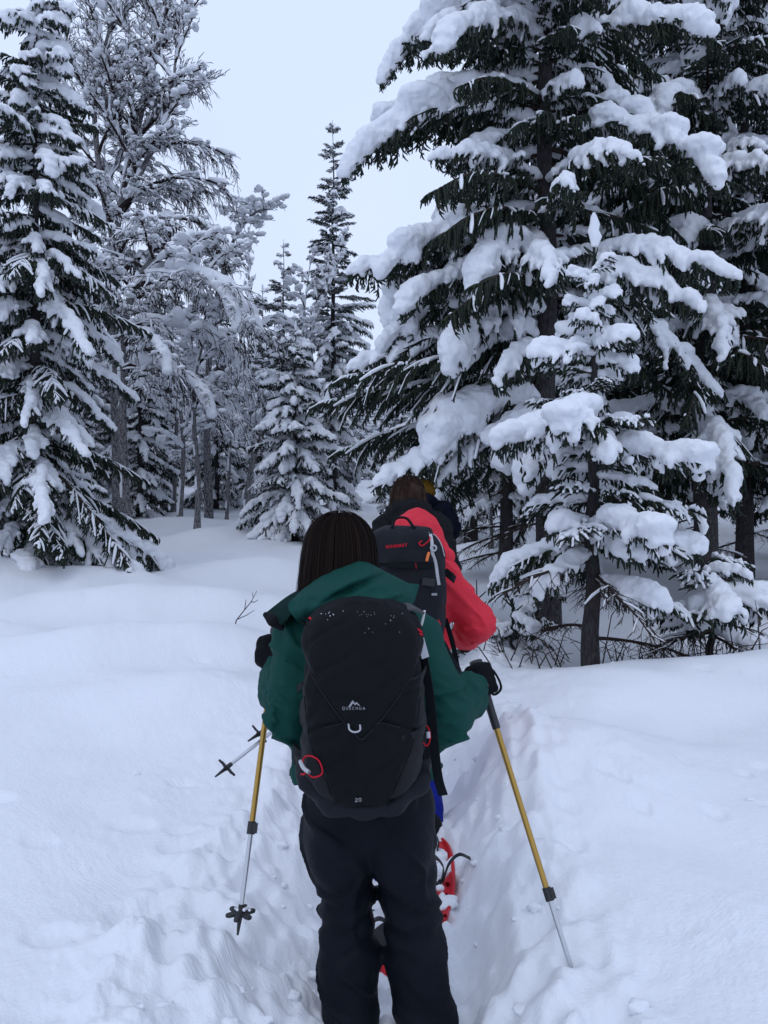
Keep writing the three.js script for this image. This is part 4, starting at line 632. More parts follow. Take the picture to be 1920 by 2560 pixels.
function hairStrands(root, hd, o) { // long hair as fine ribbons over a soft mass
  const R = mulberry(o.seed), g = new GB();
  for (let k = 0; k < o.n; k++) {
    const cc = 0.6 + 0.9 * R() * R(), az = (R() * 1.7 - 0.85) * Math.PI + Math.PI / 2, y0 = Math.acos(1 - 1.05 * R()), len = o.len * (0.85 + 0.3 * R()), w = 0.0013 + 0.0013 * R(), off = 1.0 + 0.018 * R() + (R() < 0.12 ? 0.09 * R() : 0);
    const pts = []; let ph = Math.max(0.05, y0 * 0.5), q = null, down = 0, spread = 1;
    for (let i = 0; i <= 11; i++) {
      if (ph < 1.5) { q = V(hd.x + Math.cos(az) * Math.sin(ph) * o.r[0] * off, hd.y + Math.cos(ph) * o.r[1] * off, hd.z + Math.sin(az) * Math.sin(ph) * o.r[2] * off); ph += 0.2; }
      else { down += len / 8; const s = o.flare(down); q = V(hd.x + Math.cos(az) * o.r[0] * off * s + (R() - 0.5) * 0.003 + o.lean * down, hd.y + 0.02 - down, hd.z + Math.sin(az) * o.r[2] * off * (1 + (o.back ?? -0.25) * Math.min(1, down * 4))); }
      pts.push(q); if (down > len) break;
    }
    const tx = -Math.sin(az), tz = Math.cos(az), base = g.count, c = [o.col[0] * cc, o.col[1] * cc, o.col[2] * cc];
    pts.forEach((p, i) => { const ww = w * (i === pts.length - 1 ? 0.2 : 1), nx = Math.cos(az), nz = Math.sin(az); g.vert(p.x - tx * ww, p.y, p.z - tz * ww, nx, 0.15, nz, c, 0, i); g.vert(p.x + tx * ww, p.y, p.z + tz * ww, nx, 0.15, nz, c, 1, i); if (i) { const b = base + i * 2; g.i.push(b - 2, b - 1, b, b, b - 1, b + 1); } });
  }
  return g.build();
}
function ribbon(pts, wdt, th, side) { // a flat strap along pts, side: its width direction
  const c = new THREE.CatmullRomCurve3(pts), n = Math.max(8, pts.length * 6), g = new GB(), s0 = side.clone().normalize();
  const P = c.getPoints(n), ring = [];
  P.forEach((p, i) => { const t = c.getTangent(i / n), s = s0.clone().addScaledVector(t, -s0.dot(t)).normalize(), m = V().crossVectors(t, s); ring.push([p.clone().addScaledVector(s, wdt / 2).addScaledVector(m, th / 2), p.clone().addScaledVector(s, -wdt / 2).addScaledVector(m, th / 2), p.clone().addScaledVector(s, -wdt / 2).addScaledVector(m, -th / 2), p.clone().addScaledVector(s, wdt / 2).addScaledVector(m, -th / 2)]); });
  const quad = (a, b, c2, d) => { g.flat([a.x, a.y, a.z], [b.x, b.y, b.z], [c2.x, c2.y, c2.z], [1, 1, 1]); g.flat([a.x, a.y, a.z], [c2.x, c2.y, c2.z], [d.x, d.y, d.z], [1, 1, 1]); };
  for (let i = 0; i < n; i++) for (let k = 0; k < 4; k++) quad(ring[i][k], ring[i + 1][k], ring[i + 1][(k + 1) % 4], ring[i][(k + 1) % 4]);
  quad(...ring[0]); quad(...ring[n].slice().reverse()); return g.build();
}
const cord = (pts, r, closed = false) => new THREE.TubeGeometry(new THREE.CatmullRomCurve3(pts, closed), pts.length * 8, r, 6, closed);
// a smooth cloth surface through rows of [px, py, distance] control points; push(px, py) moves it out towards its front, in metres
function loft(rows, nu, nv, push) {
  const C = rows.map((r) => new THREE.CatmullRomCurve3(r.map((q) => V(...q)))), g = new THREE.BufferGeometry(), p = [], u = [], ix = [];
  for (let i = 0; i <= nu; i++) { const col = new THREE.CatmullRomCurve3(C.map((c) => c.getPoint(i / nu))); for (let j = 0; j <= nv; j++) { const q = col.getPoint(j / nv), w = at(q.x, q.y, q.z - push(q.x, q.y)); p.push(w.x, w.y, w.z); u.push(w.x * 12, w.y * 12); if (i && j) { const k = i * (nv + 1) + j, a = k - nv - 1; ix.push(a - 1, a, k - 1, a, k, k - 1); } } }
  g.setAttribute('position', new THREE.BufferAttribute(Float32Array.from(p), 3)); g.setAttribute('uv', new THREE.BufferAttribute(Float32Array.from(u), 2)); g.setIndex(ix); g.computeVertexNormals(); return g;
}
function person(label, at0, o = {}) { const t = thing('person', label, 'person'); return t; }

// ---- 1: dark-haired hiker in the green jacket
const P1 = { hd: W(850, 1388, 2.2), nk: W(872, 1500, 2.19), sl: W(758, 1592, 2.17), sr: W(1018, 1592, 2.17), el: W(728, 1785, 2.12), er: W(1114, 1790, 2.13), hl: W(684, 1645, 2.4), hr: W(1204, 1702, 2.36), pl: V(-0.132, 0.73, -2.16), pr: V(0.056, 0.73, -2.16), kl: V(-0.103, 0.5, -2.17), kr: V(0.074, 0.49, -2.15), al: V(-0.1, 0.21, -2.14), ar: V(0.12, 0.21, -2.12), face: V(-0.06, 0, -1).normalize() };
{
  const t = person('dark-haired hiker in a green jacket and black trousers, nearest the camera');
  part('body', bodyGeo(P1, 0.009), M.skin, t);
  part('jacket', jacketGeo(P1, { w: 0.195, dp: 0.135, hem: 0.885, sleeve: 0.066, seed: 3, amp: 0.013, kl: 1.05, kr: 1.08 }, 0.0065), M.green, t);
  part('trousers', trouserGeo(P1, { w: 0.185, seed: 5, crease: 0.005, amp: 0.013, r: [0.09, 0.081, 0.072, 0.076, 0.08], cuffY: 0.16 }, 0.0065), M.blackPants, t);
  part('boot', bootGeo(P1.al, -0.1), M.boot, t); part('boot', bootGeo(P1.ar, 0.1), M.boot, t);
  // hood lying on the shoulders over the pack: draped cloth with one deep diagonal fold
  part('hood', loft([
    [[770, 1505, 2.2], [830, 1465, 2.2], [900, 1445, 2.2], [965, 1468, 2.2], [1015, 1495, 2.18]],
    [[764, 1470, 2.13], [829, 1417, 2.12], [901, 1401, 2.11], [967, 1431, 2.1], [1024, 1460, 2.1]],
    [[735, 1495, 2.06], [815, 1452, 2.03], [905, 1436, 2.0], [988, 1460, 2.02], [1038, 1484, 2.06]],
    [[720, 1514, 2.04], [800, 1490, 1.985], [900, 1478, 1.955], [992, 1492, 1.975], [1034, 1506, 2.04]],
    [[738, 1548, 2.03], [803, 1522, 1.975], [900, 1513, 1.945], [985, 1532, 1.965], [1004, 1548, 2.02]],
    [[750, 1562, 2.1], [810, 1536, 2.05], [900, 1526, 2.05], [980, 1540, 2.05], [998, 1555, 2.08]]], 60, 36,
    (x, y) => { const t = (x - 834) / 119, ly = 1495 - 55 * t, k = sstep(-0.35, 0.05, t) * (1 - sstep(1.0, 1.5, t)), t2 = (x - 940) / 66, l2 = 1500 - 16 * t2, k2 = sstep(-0.3, 0.2, t2) * (1 - sstep(0.8, 1.3, t2));
      return -0.022 * k * Math.exp(-(((y - ly) / 9) ** 2)) + 0.012 * k * Math.exp(-(((y - ly + 20) / 13) ** 2)) + 0.008 * k2 * Math.exp(-(((y - l2) / 6) ** 2)) - 0.006 * k2 * Math.exp(-(((y - l2 - 12) / 7) ** 2)) + 0.005 * n2(x * 0.018, y * 0.022) + 0.0022 * n2(x * 0.05, y * 0.06); }), M.green, t);
  part('hood_corner', loft([[[1015, 1458, 2.1], [1032, 1459, 2.11], [1048, 1461, 2.12]], [[1018, 1480, 2.07], [1030, 1484, 2.08], [1043, 1482, 2.1]], [[1022, 1500, 2.06], [1028, 1505, 2.07], [1034, 1508, 2.08]], [[1024, 1490, 2.1], [1030, 1490, 2.11], [1036, 1488, 2.12]]], 14, 14, () => 0), M.green, t);
  part('hood_edge', loft([
    [[778, 1462, 2.14], [740, 1478, 2.14], [716, 1492, 2.13], [659, 1536, 2.11]],
    [[760, 1492, 2.08], [728, 1512, 2.07], [706, 1526, 2.07], [676, 1550, 2.08]],
    [[738, 1530, 2.06], [724, 1545, 2.06], [714, 1556, 2.07], [698, 1569, 2.09]],
    [[745, 1535, 2.13], [728, 1540, 2.14], [712, 1545, 2.14], [688, 1552, 2.13]]], 30, 24, (x, y) => 0.004 * n2(x * 0.03, y * 0.04)), M.greenDark, t);
  const LN = new Blob(150); LN.chain([at(664, 1537, 2.1), at(684, 1551, 2.085), at(703, 1568, 2.085)], [0.008, 0.014, 0.009]); part('hood_lining', LN.build(0.004), M.blackJacket, t);
  // long straight hair
  const HR = new Blob(60), hd = P1.hd; HR.ell(hd.clone().add(V(0, 0.012, 0.01)), [0.09, 0.1, 0.102]);
  HR.chain([hd.clone().add(V(-0.04, 0.0, 0.035)), hd.clone().add(V(-0.062, -0.12, 0.035)), hd.clone().add(V(-0.074, -0.23, 0.028))], [0.055, 0.04, 0.028]); HR.chain([hd.clone().add(V(0.04, 0.0, 0.035)), hd.clone().add(V(0.06, -0.12, 0.038)), hd.clone().add(V(0.067, -0.2, 0.042))], [0.055, 0.04, 0.028]); HR.chain([hd.clone().add(V(0, -0.02, 0.05)), hd.clone().add(V(0, -0.2, 0.05))], [0.06, 0.05]);
  const hair = part('hair', HR.build(0.006, (d, x, y, z) => d + 0.0008 * n2(Math.atan2(z - hd.z, x - hd.x) * 24, y * 3) + 0.0006 * n2(Math.atan2(z - hd.z, x - hd.x) * 60, y * 4)), M.hairDark, t);
  part('strands', hairStrands(t, hd.clone().add(V(0, 0.012, 0.01)), { seed: 5, n: 5200, back: 0.1, col: [0.013, 0.0075, 0.0055], len: 0.27, r: [0.1, 0.108, 0.111], lean: -0.03, flare: (s) => 1 + 0.2 * Math.min(1, s * 4) }), M.hairStrand, hair, null, 'stuff');
  // gloves
  const uR = W(1190, 1662, 2.38).sub(W(1248, 1840, 2.31)).normalize(), cR = W(1206, 1700, 2.36), uL = W(693, 1580, 2.42).sub(W(672, 1800, 2.34)).normalize(), cL = W(685, 1632, 2.4);
  part('glove', gripHand(cR, uR, V(-0.25, 0, 1), P1.er.clone().lerp(P1.hr, 0.72), 0.016, 0.0125), M.glove, t);
  part('glove', gripHand(cL, uL, V(-0.35, 0, 0.95), P1.el.clone().lerp(P1.hl, 0.72), 0.016, 0.0125), M.glove, t);
}
// ---------------------------------------------------------------- packs, poles, snowshoes
const font = await new FontLoader().loadAsync('fonts/droid/droid_sans_bold.typeface.json'), fontR = await new FontLoader().loadAsync('fonts/droid/droid_sans_regular.typeface.json');
function textGeo(s, size, f = font, spread = 0) { // centred lettering, letter by letter so that it can be spaced
  const g = new GB(); let x = 0;
  for (const ch of s) { const t = new TextGeometry(ch, { font: f, size, depth: 0.0015, curveSegments: 3 }); t.computeBoundingBox(); t.translate(x - t.boundingBox.min.x, 0, 0); x += t.boundingBox.max.x - t.boundingBox.min.x + size * (0.16 + spread); g.add(t); }
  const G = g.build(); G.translate(-x / 2, 0, 0); return G;
}
function onSurface(m, sdf, x, y, z0, lift) { let z = z0; for (let k = 0; k < 160; k++) { const d = sdf(x, y, z); if (d < 0.0006) break; z -= Math.max(0.0004, d * 0.5); } const e = 0.004, n = V(sdf(x + e, y, z) - sdf(x - e, y, z), sdf(x, y + e, z) - sdf(x, y - e, z), sdf(x, y, z + e) - sdf(x, y, z - e)).normalize(); m.position.set(x, y, z).addScaledVector(n, lift); m.quaternion.setFromUnitVectors(V(0, 0, 1), n); return { p: m.position.clone(), n }; }
const surfPoint = (sdf, x, y, z0, lift = 0) => onSurface({ position: V(), quaternion: new THREE.Quaternion() }, sdf, x, y, z0, lift).p;
// ---- pack of the nearest hiker
{
  const t = thing('backpack', 'black daypack with red cord loops on the back of the hiker in green', 'backpack', [-0.053, 0.878, -1.95]);
  const hw = curve([[0, 0.05], [0.02, 0.085], [0.05, 0.125], [0.1, 0.15], [0.18, 0.158], [0.3, 0.15], [0.4, 0.138], [0.45, 0.126], [0.49, 0.108], [0.515, 0.088]]), hd = curve([[0, 0.07], [0.04, 0.095], [0.15, 0.118], [0.3, 0.116], [0.42, 0.1], [0.48, 0.085], [0.515, 0.06]]);
  const core = (x, y, z) => { const w = hw(clamp(y, 0, 0.515)), d = hd(clamp(y, 0, 0.515)), q = Math.pow(Math.pow(Math.abs(x) / w, 3.5) + Math.pow(Math.abs(z) / d, 3.5), 1 / 3.5); let s = (q - 1) * Math.min(w, d); const top = y - (0.512 - 0.014 * (x / 0.1) ** 2 - 0.05 * Math.max(0, -z) * 2), bot = (0.004 + 0.09 * (x / 0.16) ** 2) - y; const sm = (a, b, k) => { const h = clamp(0.5 + 0.5 * (a - b) / k, 0, 1); return lerp(b, a, h) + k * h * (1 - h); }; return sm(sm(s, top, 0.035), bot, 0.035); };
  const wr = (x, y, z) => 0.005 * n3(x * 8, y * 7, z * 8) + 0.0045 * Math.max(0, 1 - 3 * Math.abs(n3(x * 6 + 3, y * 9 - x * 5, z * 5))) + 0.0014 * n3(x * 26, y * 18, z * 26);
  const edge = (y) => 0.135 - 0.05 * sstep(0.2, 0.02, y) - 0.02 * sstep(0.3, 0.12, y), lidY = (x) => 0.2 + Math.pow(Math.abs(x) / 0.13, 1.25) * 0.165;
  const body = (x, y, z) => core(x, y, z) + wr(x, y, z);
  part('body', sdfMesh(body, [-0.18, -0.03, -0.15], [0.18, 0.55, 0.15], 0.006, { uv: 12 }), M.packGrey, t);
  const front = (x, y, z) => { const c = core(x, y, z) + wr(x, y, z); const seam = 0.006 * Math.exp(-(((y - (0.247 - 0.02 * (x / 0.1) ** 2)) / 0.006) ** 2)) + 0.002 * Math.exp(-(((Math.abs(x) - 0.072) / 0.004) ** 2)) * sstep(0.28, 0.36, y); return Math.max(c - 0.006 + seam, Math.abs(x) - edge(y) - 0.01 * n3(0, y * 6, 2), -z + 0.02, 0.028 + 0.1 * (x / 0.16) ** 2 - y); };
  part('front_panel', sdfMesh(front, [-0.17, 0, 0], [0.17, 0.54, 0.15], 0.005, { uv: 12 }), M.packBlack, t);
  const lid = (x, y, z) => { const c = core(x, y, z) + 0.8 * wr(x + 3, y, z); return Math.max(c - 0.017 + 0.009 * sstep(0.02, 0, y - lidY(x)), lidY(x) - y, -z - 0.05); };
  part('lid', sdfMesh(lid, [-0.17, 0.17, -0.06], [0.17, 0.56, 0.15], 0.005, { uv: 12 }), M.packBlack, t);
  const belt = new Blob(120); belt.chain([V(-0.155, 0.1, -0.08), V(-0.135, 0.06, 0.01), V(-0.075, 0.022, 0.055), V(0, 0.012, 0.068), V(0.075, 0.022, 0.055), V(0.135, 0.06, 0.01), V(0.155, 0.1, -0.08)], [0.03, 0.03, 0.027, 0.026, 0.027, 0.03, 0.03], 1.1); part('bottom_panel', belt.build(0.006, (d, x, y, z) => d + wr(x, y, z)), M.packSlate, t);
  // mountain mark, word and number printed on the pack
  const G = (s, size, x, y, sdf, name, f, sp) => { const m = part(name, textGeo(s, size, f, sp), M.print, t); onSurface(m, sdf, x, y, 0.2, 0.0004); return m; };
  G('QUECHUA', 0.0068, -0.017, 0.29 - 0.02 - 0.0 + 0.006, lid, 'pack_lettering', fontR, 0.32); G('20', 0.0105, -0.008, 0.048, front, 'pack_number', fontR, 0.05);
  { const sh = new THREE.Shape(); const q = [[-1, -0.62], [-0.28, 0.62], [0.12, 0.02], [0.34, 0.3], [0.98, -0.44], [0.6, -0.3], [0.34, -0.06], [0.14, -0.34], [-0.2, 0.08], [-0.62, -0.62]]; q.forEach(([x, y], i) => (i ? sh.lineTo(x * 0.0145, y * 0.0125) : sh.moveTo(x * 0.0145, y * 0.0125))); const m = part('pack_emblem', new THREE.ExtrudeGeometry(sh, { depth: 0.0014, bevelEnabled: false }), M.print, t); onSurface(m, lid, -0.017, 0.29, 0.2, 0.0004); }
  // silver D ring, loops and toggles
  const S = (sdf, x, y, l) => surfPoint(sdf, x, y, 0.2, l);
  { const q = []; for (let k = -10; k <= 10; k++) { const x = k * 0.0124; q.push(S(lid, x, lidY(x) + 0.004, 0.0008)); } part('lid_piping', cord(q, 0.0021), M.seam, t); }
  for (const s of [-1, 1]) { const q = []; for (let k = 0; k <= 9; k++) { const y = 0.06 + k * 0.026; q.push(S(body, s * (edge(y) + 0.004), y, 0.002)); } part('panel_seam', cord(q, 0.0017), M.seam, t); }
  { const q = []; for (let k = -6; k <= 6; k++) { const x = k * 0.015; q.push(S(front, x, 0.243 - 0.02 * (x / 0.1) ** 2, 0.001)); } part('pocket_zip', cord(q, 0.0018), M.seam, t); }
  for (const y of [0.33, 0.2]) part('compression_strap', ribbon([S(body, 0.095, y, 0.005), S(body, 0.135, y + 0.01, 0.005), V(0.163, y + 0.02, -0.02)], 0.014, 0.003, V(0, 1, 0)), M.seam, t);
  part('metal_ring', cord([S(front, -0.03, 0.238, 0.004), S(front, -0.029, 0.228, 0.008), S(front, -0.017, 0.2235, 0.01), S(front, -0.004, 0.228, 0.008), S(front, -0.004, 0.238, 0.004)], 0.0022), M.lightPlastic, t);
  const loop = (name, x, y, s, sdf) => { const m = part(name, cord([S(sdf, x, y + 0.02 * s, 0.008), S(sdf, x + 0.017 * s, y + 0.014 * s, 0.012), S(sdf, x + 0.019 * s, y - 0.008 * s, 0.014), S(sdf, x + 0.004 * s, y - 0.018 * s, 0.014), S(sdf, x - 0.015 * s, y - 0.006 * s, 0.01), S(sdf, x - 0.014 * s, y + 0.012 * s, 0.008)], 0.002, true), M.redCord, t); part('cord_tail', cord([S(sdf, x - 0.004 * s, y - 0.012 * s, 0.014), S(sdf, x - 0.012 * s, y - 0.022 * s, 0.012), S(sdf, x - 0.022 * s, y - 0.03 * s, 0.008)], 0.0024), M.redCord, m); part('toggle', cord([S(sdf, x - 0.018 * s, y + 0.002 * s, 0.013), S(sdf, x - 0.008 * s, y - 0.008 * s, 0.017), S(sdf, x + 0.002 * s, y - 0.012 * s, 0.016)], 0.0055), M.lightPlastic, m); };
  loop('red_loop', -0.118, 0.135, 1.15, body); { const m = part('red_loop', cord([V(0.15, 0.21, 0.02), V(0.162, 0.205, 0.03), V(0.168, 0.18, 0.035), V(0.16, 0.16, 0.035), V(0.148, 0.17, 0.035)], 0.002, false), M.redCord, t); part('toggle', cord([V(0.162, 0.195, 0.035), V(0.163, 0.18, 0.038)], 0.0055), M.lightPlastic, m); }
  const knot = (x, y, z, s) => { const m = part('red_cord', cord([V(x - 0.016, y + 0.006, z), V(x - 0.004, y + 0.001, z + 0.008), V(x + 0.008, y + 0.004, z + 0.005), V(x + 0.018, y - 0.003, z + 0.002)], 0.003), M.redCord, t); part('cord_tail', cord([V(x - 0.01, y - 0.001, z + 0.004), V(x + 0.004, y - 0.003, z + 0.01), V(x + 0.02, y - 0.009, z + 0.004)], 0.0026), M.redCord, m); };
  knot(-0.118, 0.472, 0.03, 1); knot(0.108, 0.468, 0.05, 1); knot(0.128, 0.448, 0.05, 1);
  part('dark_loop', cord([V(-0.135, 0.472, 0.03), V(-0.15, 0.476, 0.03), V(-0.152, 0.464, 0.03), V(-0.138, 0.462, 0.03)], 0.002, true), M.strap, t);
  part('side_cord', cord([S(body, -0.06, 0.25, 0.006), S(front, -0.075, 0.18, 0.006), S(front, -0.092, 0.12, 0.006), S(body, -0.1, 0.06, 0.008), S(body, -0.095, 0.03, 0.008)], 0.0018), M.strap, t);
  part('compression_strap', ribbon([S(body, -0.09, 0.34, 0.004), V(-0.145, 0.315, 0.05), V(-0.17, 0.285, -0.03)], 0.018, 0.003, V(0, 1, 0.2)), M.strap, t);
  // shoulder strap ends, buckle and hanging strap on the right
  part('shoulder_strap', ribbon([V(0.075, 0.49, 0.0), V(0.115, 0.5, -0.01), V(0.145, 0.487, -0.05)], 0.045, 0.006, V(0.35, -0.2, 0.9)), M.strapGrey, t);
  part('reflective_strip', ribbon([V(0.158, 0.487, -0.04), V(0.15, 0.46, -0.01), V(0.135, 0.43, 0.015)], 0.006, 0.002, V(1, 0.3, 0.4)), M.reflect, t);
  { const m = part('buckle', new THREE.BoxGeometry(0.02, 0.05, 0.006), M.lightPlastic, t); m.position.set(0.15, 0.4, 0.02); m.rotation.set(0, 0.3, 0.28); const b2 = part('buckle_arm', new THREE.BoxGeometry(0.026, 0.014, 0.005), M.lightPlastic, m); b2.position.set(-0.014, 0.018, 0.002); b2.rotation.z = 0.7; }
  part('hanging_strap', ribbon([V(0.15, 0.385, 0.0), V(0.168, 0.28, 0.0), V(0.18, 0.16, -0.01), V(0.192, 0.06, -0.01), V(0.204, 0.02, -0.01)], 0.024, 0.003, V(1, 0.15, 0.3)), M.strap, t);
  part('waist_strap', ribbon([V(0.15, 0.13, -0.03), V(0.175, 0.135, -0.05), V(0.19, 0.13, -0.1)], 0.05, 0.01, V(0, 1, 0)), M.strap, t);
  part('waist_strap', ribbon([V(-0.15, 0.1, -0.03), V(-0.17, 0.1, -0.06), V(-0.185, 0.1, -0.1)], 0.05, 0.01, V(0, 1, 0)), M.strap, t);
  part('grab_handle', cord([V(-0.03, 0.505, -0.07), V(-0.02, 0.53, -0.075), V(0.02, 0.53, -0.075), V(0.03, 0.505, -0.07)], 0.005), M.strap, t);
  const sp = new GB(), R = mulberry(19); for (let k = 0; k < 30; k++) { const x = (R() - 0.5) * 0.2, y = k < 22 ? 0.49 + 0.012 * R() : 0.44 + 0.05 * R(), p = surfPoint(lid, x, y, 0.2, 0.0006), r = 0.0005 + 0.0011 * R() * R(); sp.add(new THREE.IcosahedronGeometry(r, 0).translate(p.x, p.y, p.z)); } part('snow_specks', sp.build(), M.snow, t, null, 'stuff');
}
// ---- walking poles
const V3p = (q) => V(...q);
function basketGeo(r) { const sh = new THREE.Shape(), n = 6, st = 8; for (let k = 0; k <= n * st; k++) { const a = k / (n * st) * 2 * Math.PI, f = (k % st) / st, d = Math.min(f, 1 - f) * 2, rr = r * (d < 0.42 ? 1 - 0.12 * (d / 0.42) ** 2 : lerp(0.82, 0.42, sstep(0.42, 0.7, d))); k ? sh.lineTo(Math.cos(a) * rr, Math.sin(a) * rr) : sh.moveTo(Math.cos(a) * rr, Math.sin(a) * rr); } const g = new THREE.ExtrudeGeometry(sh, { depth: 0.005, bevelEnabled: true, bevelThickness: 0.0015, bevelSize: 0.0015, bevelSegments: 1 }); g.rotateX(Math.PI / 2); return g; }
const BASKET = basketGeo(0.04);
/* lengths measured up from the tip: tip, basket, clamp, end of the upper shaft, grip end, top */
function pole(label, tip, top, o = {}) {
  const t = thing('walking_pole', label, 'walking pole', tip.toArray(), 0, o.group), L = top.distanceTo(tip), q = new THREE.Quaternion().setFromUnitVectors(V(0, 1, 0), top.clone().sub(tip).normalize()); t.quaternion.copy(q);
  const cyl = (n, m, r0, r1, a, b, seg = 16) => { const g = new THREE.CylinderGeometry(r1, r0, b - a, seg, 1); g.translate(0, (a + b) / 2, 0); return part(n, g, m, t); };
  const cl = o.clamp ?? L * 0.42, gr = o.grip ?? L - 0.22, U = o.upper ?? M.gold;
  cyl('tip', M.plastic, 0.003, 0.0075, 0, 0.05); cyl('lower_shaft', M.silver, 0.0062, 0.0068, 0.05, cl);
  if (o.basket !== false) { const b = part('basket', BASKET, M.plastic, t); b.position.y = 0.056; b.rotation.set(0.42, 0.4, 0.05); cyl('basket_collar', M.plastic, 0.009, 0.008, 0.045, 0.075); if (o.snowy) { const s = new GB(), R = mulberry(3); for (let k = 0; k < 14; k++) { const a = R() * 6.28, r = 0.012 + 0.022 * R(); s.add(new THREE.IcosahedronGeometry(0.002 + 0.004 * R(), 1).translate(Math.cos(a) * r, 0.064, Math.sin(a) * r)); } part('snow_specks', s.build(), M.snow, t, null, 'stuff'); } }
  cyl('upper_shaft', U, 0.0082, 0.009, cl, gr);
  { const c = cyl('clamp', M.plastic, 0.012, 0.012, cl - 0.017, cl + 0.017, 12); const lv = part('clamp_lever', new THREE.BoxGeometry(0.012, 0.028, 0.016), M.plastic, c); lv.position.set(0.011, cl, 0.004); }
  { const pr = [[0.0105, gr], [0.0125, gr + 0.004], [0.0125, gr + 0.05], [0.0135, gr + (L - gr) * 0.45], [0.0175, gr + (L - gr) * 0.5], [0.014, gr + (L - gr) * 0.54], [0.0145, gr + (L - gr) * 0.7], [0.0165, L - 0.03], [0.021, L - 0.016], [0.02, L - 0.004], [0.0, L]].map(([x, y]) => new THREE.Vector2(x, y)); part('grip', new THREE.LatheGeometry(pr, 18), M.plastic, t); }
  if (o.strap !== false) part('wrist_strap', cord([V(0.014, L - 0.02, 0.004), V(0.04, L - 0.05, 0.02), V(0.045, L - 0.11, 0.03), V(0.02, L - 0.12, 0.02), V(0.012, L - 0.04, 0.008)], 0.004), M.strap, t);
  return t;
}
pole('gold right-hand walking pole of the hiker in green, lower end sunk in snow', W(1447, 2480, 2.0), W(1188, 1650, 2.385), { clamp: 0.235, grip: 0.69, basket: false });
pole('gold left-hand walking pole of the hiker in green, star-shaped basket showing', W(594, 2338, 2.1), W(693, 1568, 2.43), { clamp: 0.272, snowy: true, grip: 0.72 });
// ---- 2: hiker in the red jacket
const P2 = { hd: W(1040, 1345, 3.42), nk: W(1035, 1410, 3.4), sl: W(925, 1440, 3.36), sr: W(1098, 1440, 3.36), el: W(850, 1590, 3.4), er: W(1196, 1562, 3.36), hl: W(840, 1640, 3.25), hr: W(1150, 1600, 3.62), pl: V(0.02, 0.76, -3.36), pr: V(0.15, 0.76, -3.36), kl: V(0.0, 0.5, -3.25), kr: V(0.15, 0.52, -3.35), al: V(-0.01, 0.22, -3.0), ar: V(0.19, 0.24, -3.2) };
{
  const t = person('hiker in a bright red jacket with the hood up, second in line');
  part('body', bodyGeo(P2, 0.012), M.skin, t);
  part('jacket', jacketGeo(P2, { w: 0.19, dp: 0.13, hem: 0.82, sleeve: 0.068, seed: 13, amp: 0.012, cuff: 0.9, kr: 1.12 }, 0.009), M.red, t);
  const H = new Blob(90), c = P2.hd; H.ell(c.clone().add(V(0, 0.0, 0.0)), [0.122, 0.122, 0.125]); H.cone(c.clone().add(V(0.005, 0.075, 0.02)), c.clone().add(V(0.01, 0.085, -0.06)), 0.045, 0.04); H.chain([c.clone().add(V(-0.085, -0.07, 0.03)), c.clone().add(V(0, -0.09, 0.08)), c.clone().add(V(0.1, -0.085, 0.03))], [0.05, 0.05, 0.045]); H.cone(c.clone().add(V(0.09, -0.06, 0.04)), c.clone().add(V(0.135, -0.085, 0.06)), 0.05, 0.034).cone(c.clone().add(V(-0.07, -0.05, 0.05)), c.clone().add(V(-0.118, -0.075, 0.05)), 0.05, 0.034);
  part('hood', H.build(0.007, (d, x, y, z) => { const u = x - c.x - 0.01, v = y - c.y; return d - 0.008 * Math.exp(-((u / 0.02) ** 2)) * sstep(-0.02, 0.06, v) - 0.006 * Math.exp(-(((v - 0.035 + 0.5 * Math.abs(u)) / 0.012) ** 2)) + 0.005 * n3(x * 14, y * 14, z * 14); }), M.red, t);
  part('trousers', trouserGeo(P2, { w: 0.17, seed: 15, r: [0.095, 0.085, 0.075, 0.075, 0.075], cuffY: 0.18 }, 0.009), M.blue, t);
  part('boot', bootGeo(P2.al), M.boot, t); part('boot', bootGeo(P2.ar), M.boot, t);
  part('glove', gripHand(P2.hr, V(0.1, 1, 0.1), V(0.8, 0, 0.5), P2.er.clone().lerp(P2.hr, 0.7), 0.016, 0.012, 0.006), M.glove, t);
  part('glove', gripHand(P2.hl, V(0.72, 0.45, -0.5), V(-0.3, 0.2, 0.9), P2.el.clone().lerp(P2.hl, 0.6), 0.022, 0.012, 0.006), M.glove, t);
}
